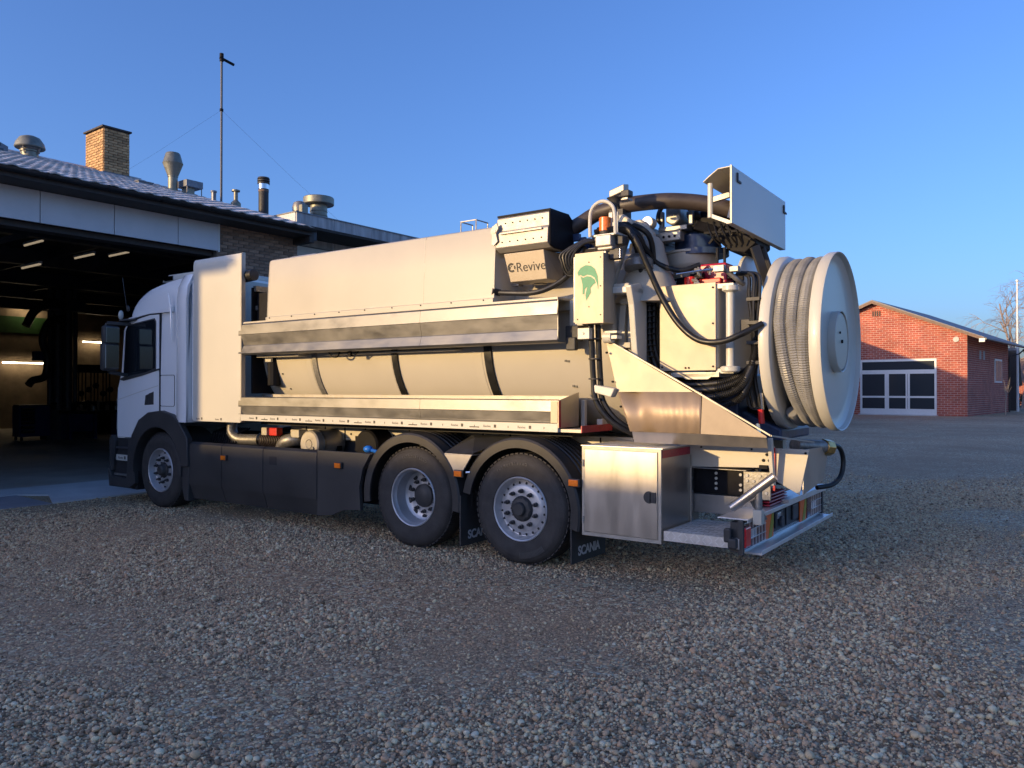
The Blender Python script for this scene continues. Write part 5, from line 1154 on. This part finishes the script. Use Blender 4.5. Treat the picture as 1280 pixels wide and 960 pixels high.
# hoses under the cabinet, ribbed
for j, (z, dx) in enumerate(((1.67, 0), (1.60, -.04), (1.52, -.02), (1.72, .06))):
    P = catmull([(.55 + dx, -1.08, z - .02), (.46 + dx, -1.25, z - .02), (.42 + dx, -1.5, z - .03), (.45 + dx, -1.75, z), (.52 + dx, -1.9, z + .08), (.56, -1.98, 1.9), (.58, -2.0, 2.1)], 26)
    g = G(); g.tube(P, [.030 + (.004 if i % 2 else -.002) for i in range(len(P))], 10); tp(g, 'hydraulic_hose', 'rubber', None, 60)
for k, (dx, dy) in enumerate(((0, 0), (.03, -.04), (.07, .0), (.02, .045))):
    g = G(); g.tube([(.60 + dx, -1.86 + dy, 2.66), (.58 + dx, -1.97 + dy, 2.62), (.56 + dx, -1.98 + dy, 2.45), (.56 + dx, -1.98 + dy*.4, 2.2), (.58 + dx, -1.98 + dy*.5, 1.95), (.60 + dx, -1.93 + dy, 1.75), (.62 + dx, -1.97 + dy, 1.5)], .017, 8, 6); tp(g, 'hydraulic_hose', 'rubber')
g = G()
for z in (2.42, 2.22, 2.05, 1.88): g.obox((.60, -1.98, z), (.06, 0, 0), (0, .055, 0), (0, 0, .014))
g.obox((.62, -1.90, 2.20), (.05, 0, 0), (0, .04, 0), (0, 0, .05)); tp(g, 'hose_clamp', 'black', None, 0)
g = G(); g.tube([(.42, -1.60, 2.68), (.45, -1.72, 2.69)], .010, 8); g.tube([(.40, -1.35, 2.665), (.44, -1.64, 2.69)], .008, 8); tp(g, 'hydraulic_rod', 'chrome')
g = G(); g.obox((.46, -1.72, 2.69), (.03, 0, 0), (0, .05, 0), (0, 0, .03)); g.obox((.50, -1.84, 2.68), (.03, 0, 0), (0, .04, 0), (0, 0, .025)); g.tube([(.5, -1.76, 2.68), (.55, -1.84, 2.60), (.62, -1.88, 2.56)], .022, 8, 4); tp(g, 'swivel_fitting', 'greymetal', None, 0, .006)
# red pieces
g = G(); g.box(.80, -1.66, 2.60, 1.0, -1.40, 2.80); tp(g, 'red_valve', 'redtape', None, 0, .02)
g = G(); g.cyl((.72, -1.35, 2.60), (.72, -1.35, 2.68), .05, 12); g.box(.76, -1.62, 2.58, .8, -1.42, 2.66); tp(g, 'red_valve', 'valve_red', None, 0, .01)
g = G()
for i in range(46):
    y = rt_.uniform(-1.75, -1.12); x = rt_.uniform(.72, 1.2); z = rt_.uniform(2.58, 2.70); s_ = rt_.uniform(.015, .05)
    g.box(x, y - s_, z - s_*.6, x + s_, y + s_, z + s_*.6)
tp(g, 'pipework', 'darksteel', None, 0, .003)
g = G()
for i in range(9):
    y = -1.05 - rt_.uniform(0, .55); x = .62 + rt_.uniform(0, .12); z = 2.60 + rt_.uniform(0, .12); g.cyl((x, y, z - .04), (x + .01, y, z + .03), .011, 8); g.cyl((x, y - .02, z), (x, y + .03, z + .01), .015, 8)
tp(g, 'fitting', 'greymetal')
# end disc
g = G(); g.lathe([(.0001, -.01), (.30, -.008), (.315, 0), (.315, .03), (.0001, .03)], (1.27, -1.72, 2.60), (0, 1, 0), 48); tp(g, 'end_disc', 'white', None, 30)

# ---- slewing turret and boom foot
g = G(); g.lathe([(.0001, 2.70), (.17, 2.72), (.22, 2.80), (.245, 2.83), (.25, 2.85), (.25, 2.95), (.265, 2.955), (.265, 2.975), (.0001, 2.975)], (1.15, -1.19, 0), (0, 0, 1), 36); tp(g, 'slewing_ring', 'cream', None, 30)
g = G(); g.lathe([(.0001, 2.976), (.22, 2.976), (.22, 3.12), (.20, 3.14), (.0001, 3.14)], (1.18, -1.24, 0), (0, 0, 1), 28); g.lathe([(.0001, 2.93), (.27, 2.93), (.27, 2.985), (.0001, 2.985)], (1.17, -1.27, 0), (0, 0, 1), 28); tp(g, 'turret', 'bluemetal', None, 30)
g = G(); g.box(.80, -1.22, 3.05, .90, -.97, 3.13); g.box(.85, -1.2, 3.13, 1.1, -.98, 3.15); vb = tp(g, 'valve_manifold', 'alu_top', None, 0, .006)
g = G()
for i in range(4): g.cyl((.79, -1.0 - i*.055, 3.09), (.80, -1.0 - i*.055, 3.09), .012, 8)
g.build('port', 'darksteel', vb, 0)
g = G(); g.box(.86, -1.26, 3.155, 1.3, -.97, 3.20); g.box(.9, -1.0, 3.2, .95, -.96, 3.36); g.box(.9, -1.30, 3.2, .95, -1.26, 3.36); tp(g, 'motor_bracket', 'greymetal', None, 0, .006)
g = G(); g.prism([(-1.035, 3.25), (-1.035, 3.38), (-1.09, 3.425), (-1.13, 3.425), (-1.185, 3.37), (-1.185, 3.26), (-1.13, 3.215), (-1.09, 3.215)], 'x', .88, 1.12); tp(g, 'hydraulic_motor', 'greymetal', None, 0, .015)
g = G(); g.cyl((1.12, -1.11, 3.32), (1.4, -1.11, 3.32), .10, 16); g.cyl((1.0, -1.22, 3.30), (1.0, -1.34, 3.32), .05, 12); tp(g, 'motor_can', 'black')
g = G(); g.tube([(.95, -1.06, 3.42), (.92, -.98, 3.40), (.90, -.95, 3.30), (.92, -.98, 3.24)], .022, 10, 5); tp(g, 'hydraulic_hose', 'rubber')
g = G(); g.cyl((.74, -.78, 3.00), (.74, -1.04, 3.02), .045, 14); g.cyl((.70, -.76, 3.0), (.74, -.80, 3.0), .05, 14); tp(g, 'hydraulic_cylinder', 'black')
g = G(); g.cyl((.735, -.86, 3.035), (.735, -1.0, 3.045), .014, 8); tp(g, 'piston_rod', 'chrome')
g = G(); g.cyl((.70, -.93, 3.23), (.80, -.93, 3.23), .055, 20); g.tube([(.76, -.93, 3.22), (.76, -.93, 3.05)], .02, 8); gg_ = tp(g, 'pressure_gauge', 'white')
g = G(); g.cyl((.694, -.93, 3.23), (.699, -.93, 3.23), .045, 20); g.build('gauge_glass', 'lamp_glass', gg_)
g = G()
for i in range(14): g.sph((.66 + rt_.uniform(-.03, .03), -.92 - rt_.uniform(0, .14), 2.88 + rt_.uniform(-.08, .08)), rt_.uniform(.012, .022), 5)
tp(g, 'fitting', 'chrome')
# boom: dark lattice mass and cover
g = G(); g.bar((1.1, -1.25, 3.26), (1.1, -1.85, 3.22), .20, .16); g.bar((.95, -1.3, 3.2), (1.2, -1.84, 3.0), .08, .09); g.bar((1.4, -1.3, 3.2), (1.3, -1.84, 3.0), .08, .08)
g.prism([(-1.42, 3.12), (-1.85, 3.12), (-1.86, 2.98), (-1.76, 2.90), (-1.62, 2.93)], 'x', 1.0, 1.45)
tp(g, 'boom', 'darksteel', None, 0, .01)
g = G(); g.bar((.88, -1.42, 3.10), (.88, -1.80, 3.08), .012, .02); g.bar((.90, -1.46, 3.0), (.90, -1.64, 3.2), .012, .02); g.bar((.92, -1.5, 3.2), (.92, -1.84, 3.0), .015, .02)
tp(g, 'boom_strut', 'darksteel')
for i in range(5):
    g = G(); g.tube([(.90, -1.44 - i*.06, 3.2), (.86, -1.50 - i*.06, 3.06 - .02*(i % 2)), (.95, -1.56 - i*.05, 2.97)], .008, 6, 4); tp(g, 'cable', 'rubber')
g = G(); g.tube([(1.27, -1.83, 3.0), (1.32, -1.88, 2.80), (1.38, -1.92, 2.58)], .03, 8); g.bar((1.0, -1.85, 2.95), (1.14, -1.95, 2.52), .03, .09); tp(g, 'support_leg', 'black', None, 0)
g = G(); g.tube([(1.10, -1.845, 2.92), (1.17, -1.90, 2.70), (1.22, -1.96, 2.45)], .008, 6); tp(g, 'support_edge', 'alu_top')
for y in (-1.52, -1.59):
    g = G(); g.tube([(.95, y, 2.96), (.95, y, 2.78), (.97, y, 2.68)], .014, 8, 4); tp(g, 'hydraulic_hose', 'rubber')
# cover hood at the top rear
g = G(); g.box(.23, -1.912, 3.02, 1.76, -1.90, 3.495); hd_ = tp(g, 'boom_hood', 'white', None, 0, .003)
g = G(); g.prism([(-1.90, 3.495), (-1.79, 3.492), (-1.71, 3.44), (-1.66, 3.40), (-1.66, 3.393), (-1.71, 3.43), (-1.79, 3.484), (-1.90, 3.487)], 'x', .24, 1.75)
g.build('hood_top', 'cream', hd_, 0)
g = G(); g.prism([(-1.665, 3.395), (-1.71, 3.435), (-1.79, 3.485), (-1.899, 3.488), (-1.899, 3.26)], 'x', 1.72, 1.74); g.box(.24, -1.90, 3.02, 1.75, -1.86, 3.03); g.build('hood_side', 'cream', hd_, 0)
g = G(); g.box(.22, -1.9125, 3.018, .236, -1.898, 3.497); g.build('hood_edge', 'alu_top', hd_, 0)
for x, z in ((.34, 3.43), (1.68, 3.42)):
    g = G(); g.box(x, -1.922, z - .03, x + .03, -1.9125, z + .03); g.box(x, -1.922, z - .05, x + .10, -1.9125, z - .03); g.build('rubber_stop', 'black', hd_, 0, .004)
g = G(); g.tube([(.30, -1.70, 3.39), (.30, -1.70, 3.10)], .023, 12); tp(g, 'hood_post', 'white')
g = G(); g.bar((.30, -1.70, 3.12), (.28, -1.89, 3.03), .02, .03); tp(g, 'hood_strut', 'white')
g = G(); g.bar((.55, -1.62, 3.31), (.55, -1.87, 3.35), .03, .05); g.bar((.5, -1.63, 3.14), (.5, -1.63, 3.34), .03, .05); g.bar((.32, -1.86, 3.05), (.32, -1.86, 3.33), .03, .04); g.bar((.5, -1.80, 3.12), (.5, -1.86, 3.34), .03, .05); tp(g, 'hood_frame', 'greymetal', None, 0, .004)

# ---- hose reel
RC = (1.27, 0, 2.075)
reel = empty('hose_reel', (0, 0, 0), 0, T)
g = G(); g.lathe([(.0001, -2.11), (.45, -2.11), (.70, -2.11), (.745, -2.10), (.768, -2.07), (.776, -2.045), (.784, -2.042), (.788, -2.05), (.788, -2.10), (.775, -2.125), (.755, -2.135), (.72, -2.14), (.0001, -2.14)], RC, (0, 1, 0), 96); g.build('inner_flange', 'white', reel, 30)
g = G(); g.lathe([(.0001, -2.475), (.30, -2.475), (.66, -2.47), (.735, -2.48), (.765, -2.50), (.778, -2.535), (.786, -2.54), (.790, -2.53), (.789, -2.47), (.775, -2.445), (.74, -2.44), (.0001, -2.44)], RC, (0, 1, 0), 96); g.build('outer_flange', 'white', reel, 30)
g = G(); g.lathe([(.27, -2.474), (.272, -2.535), (.268, -2.54), (.262, -2.537), (.262, -2.50), (.20, -2.50), (.0001, -2.50)], RC, (0, 1, 0), 60); g.build('hub_ring', 'white', reel, 25)
g = G(); g.lathe([(.25, -2.51), (.252, -2.528), (.245, -2.532), (.0001, -2.532)], RC, (0, 1, 0), 60); g.build('hub_cover', 'cream', reel, 25)
g = G(); g.cyl((1.27, -2.545, 2.075), (1.27, -2.5325, 2.075), .016, 10); g.cyl((1.20, -2.542, 2.15), (1.20, -2.5325, 2.15), .010, 8); g.build('hub_bolt', 'darksteel', reel, 25)
g = G(); g.lathe([(.55, -2.44), (.55, -2.13)], RC, (0, 1, 0), 60); g.build('drum', 'white', reel, 30)
def coil(y0, y1, rad, turns, r0, ph, rib=.0045, a_off=0):
    n_ = int(turns*440); P = []
    for i in range(n_ + 1):
        a = ph + 2*math.pi*turns*i/n_; t = i/n_; tt = int(turns*t*1.0); fr_ = turns*t - tt
        y = y0 + (y1 - y0)*min(1, (tt + max(0, (fr_ - .8)/.2))/max(1e-6, turns - 1 if turns > 1 else 1))
        rr_ = rad + .006*math.sin(a*2.3 + a_off)
        P.append((RC[0] + math.cos(a)*rr_, y, RC[2] + math.sin(a)*rr_))
    g = G(); g.tube(P, [r0 + (rib if i % 2 else -rib*.6) for i in range(len(P))], 12); return g
coil(-2.195, -2.385, .708, 3, .051, 4.2, .0035).build('ribbed_hose', 'hosegrey', reel, 12)
coil(-2.24, -2.37, .63, 2, .050, 2.2, .0035, a_off=2).build('ribbed_hose', 'hosegrey', reel, 12)
g = G(); g.box(1.1, -2.10, 1.30, 1.4, -1.7, 1.5); g.bar((1.27, -2.05, 2.07), (1.27, -1.75, 2.07), .2, .2); g.bar((1.27, -1.95, 1.3), (1.27, -1.95, 2.1), .14, .2, (0, 1, 0)); tp(g, 'reel_arm', 'darksteel', None, 0, .01)

# ---- dark recess below the cabinet
g = G(); g.box(.85, -1.75, 1.22, 1.75, -1.36, 1.80); g.prism([(-1.35, 1.20), (-2.1, 1.20), (-2.1, 1.30), (-1.35, 1.62)], 'x', .95, 1.9); tp(g, 'pump_cover', 'bluemetal', None, 0, .02)
g = G(); g.sph((.80, -1.93, 1.54), .09, 10, (1, 1, .8)); g.sph((.55, -1.72, 1.37), .06, 10); tp(g, 'drain_boss', 'greymetal')
g = G(); g.tube([(.62, -2.02, 1.62), (.63, -2.03, 1.48)], .018, 8); g.tube([(.62, -1.99, 1.36), (.62, -2.0, 1.27)], .022, 8); tp(g, 'shackle', 'chrome')
g = G(); g.tube([(.62, -2.02, 1.48), (.62, -2.03, 1.36)], .026, 8); tp(g, 'shackle_red', 'valve_red')

# ---- stainless guard plates
def plate(nm, P, m, parent=None, th=.004, bev=.0):
    """flat plate from 3D points, given a real thickness towards +X"""
    g = G(); n_ = len(P); Q = [(p[0] + th, p[1], p[2]) for p in P]
    g.add(list(P) + Q, [tuple(range(n_ - 1, -1, -1)), tuple(range(n_, 2*n_))] + [(i, (i+1) % n_, (i+1) % n_ + n_, i + n_) for i in range(n_)])
    return tp(g, nm, m, parent, 0, bev)
plate('rear_guard', [(.19, -.76, 2.10), (.155, -.90, 1.63), (.155, -1.60, 1.63)], 'steel2')
gu_p = []
import itertools
# lower field: gently rippled sheet from tank ring to the fold
g = G(); NX = 34
for i in range(NX + 1):
    t = i/NX; y = -.90 - .78*t; yb = -1.04 - .64*t; rp_ = .0035*math.sin(t*math.pi*15)*min(1, max(0, (t - .35)*4))
    x = .15 + .05*math.exp(-((t - .18)/.12)**2) + rp_; g.v.append((x, y, 1.628)); g.v.append((.12 + .03*math.exp(-((t - .25)/.12)**2) + rp_, yb, 1.285))
for i in range(NX): g.f.append((2*i, 2*i+1, 2*i+3, 2*i+2))
o = tp(g, 'rear_guard', 'guard_warm_refl', None, 60); so = o.modifiers.new('solid', 'SOLIDIFY'); so.thickness = .004
plate('rear_guard', [(.153, -1.683, 1.60), (.118, -1.683, 1.285), (.06, -2.24, 1.275), (.06, -2.24, 1.285)], 'guard_dull_refl')
g = G(); g.bar((.18, -.76, 2.11), (.145, -1.66, 1.62), .02, .012); g.bar((.145, -1.66, 1.62), (.13, -2.25, 1.29), .02, .012); g.bar((.13, -2.25, 1.288), (.9, -2.38, 1.20), .02, .012); tp(g, 'guard_edge', 'alu_top', None, 0)
g = G(); g.sheet([(.12, 1.285), (.16, 1.19), (.17, 1.19)], 'y', -2.22, -1.06, -.004); tp(g, 'guard_flange', 'steel', None, 0)
g = G()
for y, z in ((-.80, 1.98), (-.86, 1.72), (-.94, 1.5), (-1.0, 1.36)): g.cyl((.13, y, z), (.15, y, z), .010, 8)
tp(g, 'guard_screw', 'darksteel', None, 0)
# white chassis end plate, black hole plate
g = G(); g.prism([(-1.38, 1.17), (-2.14, 1.17), (-2.14, .99), (-1.38, .96)], 'x', .60, .62); cpw = tp(g, 'side_plate', 'cream', None, 0, .003)
g = G()
for y in (-1.5, -1.95): g.cyl((.592, y, 1.14), (.60, y, 1.14), .009, 8)
for y, z in ((-2.08, 1.10), (-2.05, 1.05), (-2.10, 1.05)): g.cyl((.592, y, z), (.60, y, z), .014, 8)
g.box(.57, -2.09, .98, .60, -2.02, 1.01); g.build('bolt', 'darksteel', cpw, 0)
g = G(); g.box(.70, -1.84, .72, .72, -1.38, .945); hp_ = tp(g, 'hole_plate', 'darksteel', None, 0, .003)
g = G(); g.box(.695, -2.08, .70, .718, -1.845, .94); hp2 = tp(g, 'hole_plate', 'greymetal', None, 0, .003)
g = G()
for k in range(4): g.cyl((.69, -1.60, .77 + k*.045), (.70, -1.60, .77 + k*.045), .013, 10)
for k in (0, 1, 3): g.cyl((.69, -1.82, .77 + k*.045), (.70, -1.82, .77 + k*.045), .013, 10)
for r_ in range(4):
    for c_ in range(4):
        if (r_ + c_) % 3 != 1: g.cyl((.685, -1.88 - c_*.055, .76 + r_*.048), (.695, -1.88 - c_*.055, .76 + r_*.048), .013, 10)
g.build('bolt', 'white', hp_, 0)
g = G(); g.box(.66, -2.0, .55, .74, -1.38, .715); g.box(.68, -1.4, .66, .73, -1.38, .7); tp(g, 'cross_rail', 'alu', None, 0, .004)
g = G(); g.box(.6, -1.9, .95, .8, -1.38, .955); tp(g, 'rail_cap', 'greymetal', None, 0)
# tapered rear bracket plates
g = G(); g.add([(.50, -2.13, 1.25), (.55, -2.13, 1.25), (.57, -2.13, .80), (.60, -2.13, .80)], [(0, 1, 3, 2)])
g = G(); g.prism([(.44, 1.25), (.50, 1.25), (.58, .85), (.52, .85)], 'y', -2.16, -2.13); tp(g, 'rear_upright', 'white', None, 0, .003)
g = G(); g.prism([(-2.125, 1.155), (-2.42, 1.155), (-2.34, .775), (-2.125, .89)], 'x', .62, .63); bkt = tp(g, 'rear_bracket', 'cream', None, 0, .002)
g = G(); g.prism([(.63, 1.15), (1.50, 1.13), (1.32, .84), (.63, .78)], 'y', -2.37, -2.36); g.build('back_plate', 'steel', bkt, 0)
g = G(); g.box(.60, -2.145, .80, .617, -2.128, 1.16); g.build('red_reflective_strip', 'valve_red', bkt, 0)
g = G(); g.cyl((.61, -2.39, 1.125), (.62, -2.39, 1.125), .01, 8); g.build('bolt', 'darksteel', bkt, 0)
g = G(); g.cyl((1.0, -2.2, 1.16), (1.38, -2.36, 1.13), .06, 16); tp(g, 'discharge_pipe', 'greymetal')
g = G(); g.cyl((1.36, -2.35, 1.13), (1.45, -2.39, 1.12), .075, 8); tp(g, 'coupling', 'brass', None, 30, .006)
g = G(); g.tube([(1.45, -2.38, 1.14), (1.58, -2.44, 1.12), (1.66, -2.46, 1.0), (1.62, -2.45, .86), (1.50, -2.40, .78), (1.35, -2.3, .76)], .022, 10, 7); tp(g, 'hose', 'rubber')
for k in range(4):
    g = G(); g.box(.74 + k*.006, -2.06 + k*.006, .640 + k*.026, 1.3, -1.84, .655 + k*.026); tp(g, 'red_hose_stack', 'redtape', None, 0, .006)
# stainless rods
g = G(); g.tube([(.10, -1.95, .70), (.14, -2.28, .97)], .036, 16); tp(g, 'locking_tube', 'steel')
g = G(); g.tube([(.13, -2.155, .88), (.13, -2.155, .66)], .028, 12); g.tube([(.20, -2.14, .86), (.20, -2.14, .62)], .022, 10); g.bar((.22, -2.08, .76), (.26, -2.16, .60), .03, .05); tp(g, 'tube_stand', 'greymetal')
g = G(); g.box(.09, -2.19, .585, .17, -2.12, .70); tp(g, 'stand_block', 'cream', None, 0, .004)
# ---- rear stainless locker
g = G(); g.box(0, -1.39, .36, .82, -.63, 1.15); lk = tp(g, 'locker', 'steel', None, 0, .006)
g = G(); g.box(-.018, -1.36, .395, -.002, -.66, 1.125); g.build('locker_door', 'steel', lk, 0, .005)
g = G(); g.box(-.01, -1.388, .362, -.001, -1.362, 1.148); g.box(-.01, -.658, .362, -.001, -.632, 1.148); g.box(-.01, -1.362, 1.127, -.001, -.658, 1.148); g.box(-.01, -1.362, .362, -.001, -.658, .393); g.build('door_frame', 'alu_top', lk, 0)
g = G(); g.box(-.01, -1.40, 1.151, .83, -.62, 1.158)
for i in range(14):
    for j in range(14):
        a = .03 if (i + j) % 2 else 0
        x = .03 + i*.057; y = -1.36 + j*.053; g.obox((x, y, 1.1585), Vector((.018, .018*(1 if (i+j) % 2 else -1), 0)), Vector((-.003*(1 if (i+j) % 2 else -1), .003, 0)), (0, 0, .0015))
g.build('lid', 'chequer', lk, 0)
g = G(); g.box(.01, -1.394, 1.075, .82, -1.391, 1.14); g.build('red_reflective_strip', 'redtape', lk, 0)
g = G(); g.lathe([(.0001, 0), (.05, 0), (.052, -.004), (.0001, -.006)], (-.018, -1.285, .745), (1, 0, 0), 20); g.obox((-.028, -1.285, .745), (.01, 0, 0), (0, .012, 0), (0, 0, .038)); g.obox((-.024, -1.325, .745), (.006, 0, 0), (0, .02, 0), (0, 0, .045)); g.build('latch', 'black', lk, 30)
g = G()
for z in (.5, 1.0): g.cyl((-.016, -.645, z - .03), (-.016, -.645, z + .03), .010, 8)
g.build('hinge', 'alu_top', lk, 30)
g = G(); g.box(.60, -1.408, .42, .64, -1.392, 1.07); 
for z in (.5, .62, .74, .86): g.cyl((.62, -1.415, z), (.62, -1.408, z), .009, 8)
g.build('corner_angle', 'steel', lk, 0)
# chequer plate step
g = G(); g.box(.0, -2.045, .465, .74, -1.41, .475); g.box(-.006, -2.045, .395, .0, -1.41, .476); stp = tp(g, 'step_plate', 'chequer', None, 0)
g = G()
for i in range(13):
    for j in range(12):
        s_ = 1 if (i + j) % 2 else -1; g.obox((.03 + i*.055, -2.02 + j*.052, .4755), Vector((.018, .018*s_, 0)), Vector((-.0035*s_, .0035, 0)), (0, 0, .002))
for i in range(12):
    for j in range(2):
        s_ = 1 if (i + j) % 2 else -1; g.obox((-.0065, -2.02 + i*.052, .42 + j*.035), Vector((0, .014, .014*s_)), Vector((0, -.003*s_, .003)), (.0015, 0, 0))
g.build('raised_pattern', 'bright', stp, 0)
# ---- rear bumper with lamps
g = G(); g.box(.0, -2.075, .35, .03, -2.03, .62); g.box(2.50, -2.075, .35, 2.54, -2.03, .62); g.box(.03, -2.03, .36, 2.5, -1.96, .60); bm_ = tp(g, 'bumper_beam', 'black', None, 0, .004)
g = G(); g.box(.02, -2.10, .622, 2.53, -1.86, .632); g.box(.02, -2.105, .60, 2.53, -2.10, .632); g.build('top_rail', 'bright', bm_, 0, .002)
g = G(); g.box(.18, -2.16, .33, 2.56, -2.02, .345); g.box(.18, -2.165, .33, 2.56, -2.16, .365); g.box(.18, -2.03, .33, 2.56, -2.02, .39); g.build('lower_rail', 'bright', bm_, 0, .002)
for x0, x1 in ((.05, .62), (1.98, 2.5)):
    g = G(); g.box(x0, -2.054, .37, x1, -2.031, .59); lamp = g.build('lamp_cluster', 'darklens', bm_, 0, .01)
    g = G(); g.box(x0 + .14, -2.058, .44, x0 + .34, -2.0545, .52); g.build('clear_lens', 'lamp_glass', lamp, 0)
    g = G()
    for k in range(6): xx = x0 + .16 + k*(x1 - x0 - .17)/5; g.box(xx - .003, -2.062, .37, xx + .003, -2.056, .60)
    for k in range(4): zz = .38 + k*.07; g.box(x0 + .15, -2.066, zz - .003, x1, -2.060, zz + .003)
    g.build('lamp_guard', 'bright', lamp, 0)
g = G(); g.box(.035, -2.085, .40, .17, -2.056, .56); g.build('end_lamp', 'red', bm_, 0, .012)
for x0 in (.64, 1.72):
    g = G(); g.box(x0, -2.055, .37, x0 + .22, -2.045, .60); s1 = g.build('hazard_plate', 'orange_tape', bm_, 0)
    g = G(); g.prism([(x0 + .07, .371), (x0 + .16, .371), (x0 + .219, .49), (x0 + .219, .599), (x0 + .18, .599)], 'y', -2.058, -2.0555); g.build('stripe', 'yellow_tape', s1, 0)
g = G(); g.box(.95, -2.05, .42, 1.18, -2.031, .56); g.cyl((1.07, -2.08, .47), (1.07, -2.05, .47), .05, 12); g.box(1.5, -2.05, .42, 1.68, -2.031, .56); g.box(1.3, -2.045, .40, 1.36, -2.031, .58); g.build('socket', 'chassis', bm_, 0, .01)
g = G(); g.box(.99, -2.055, .50, 1.09, -2.05, .55); g.build('number_light', 'lamp_glass', bm_, 0, .004)
g = G(); g.obox((-.02, -1.96, .50), (.025, 0, 0), (0, .03, 0), (0, 0, .055)); g.obox((-.02, -2.0, .44), (.03, 0, 0), (0, .035, 0), (0, 0, .04)); g.build('tow_latch', 'black', bm_, 0, .012)
g = G(); g.box(1.1, -2.12, .632, 2.53, -2.05, .66); g.prism([(1.95, -2.05), (2.5, -2.05), (2.5, -1.8)], 'z', .633, .66); g.build('tread_corner', 'bright', bm_, 0)
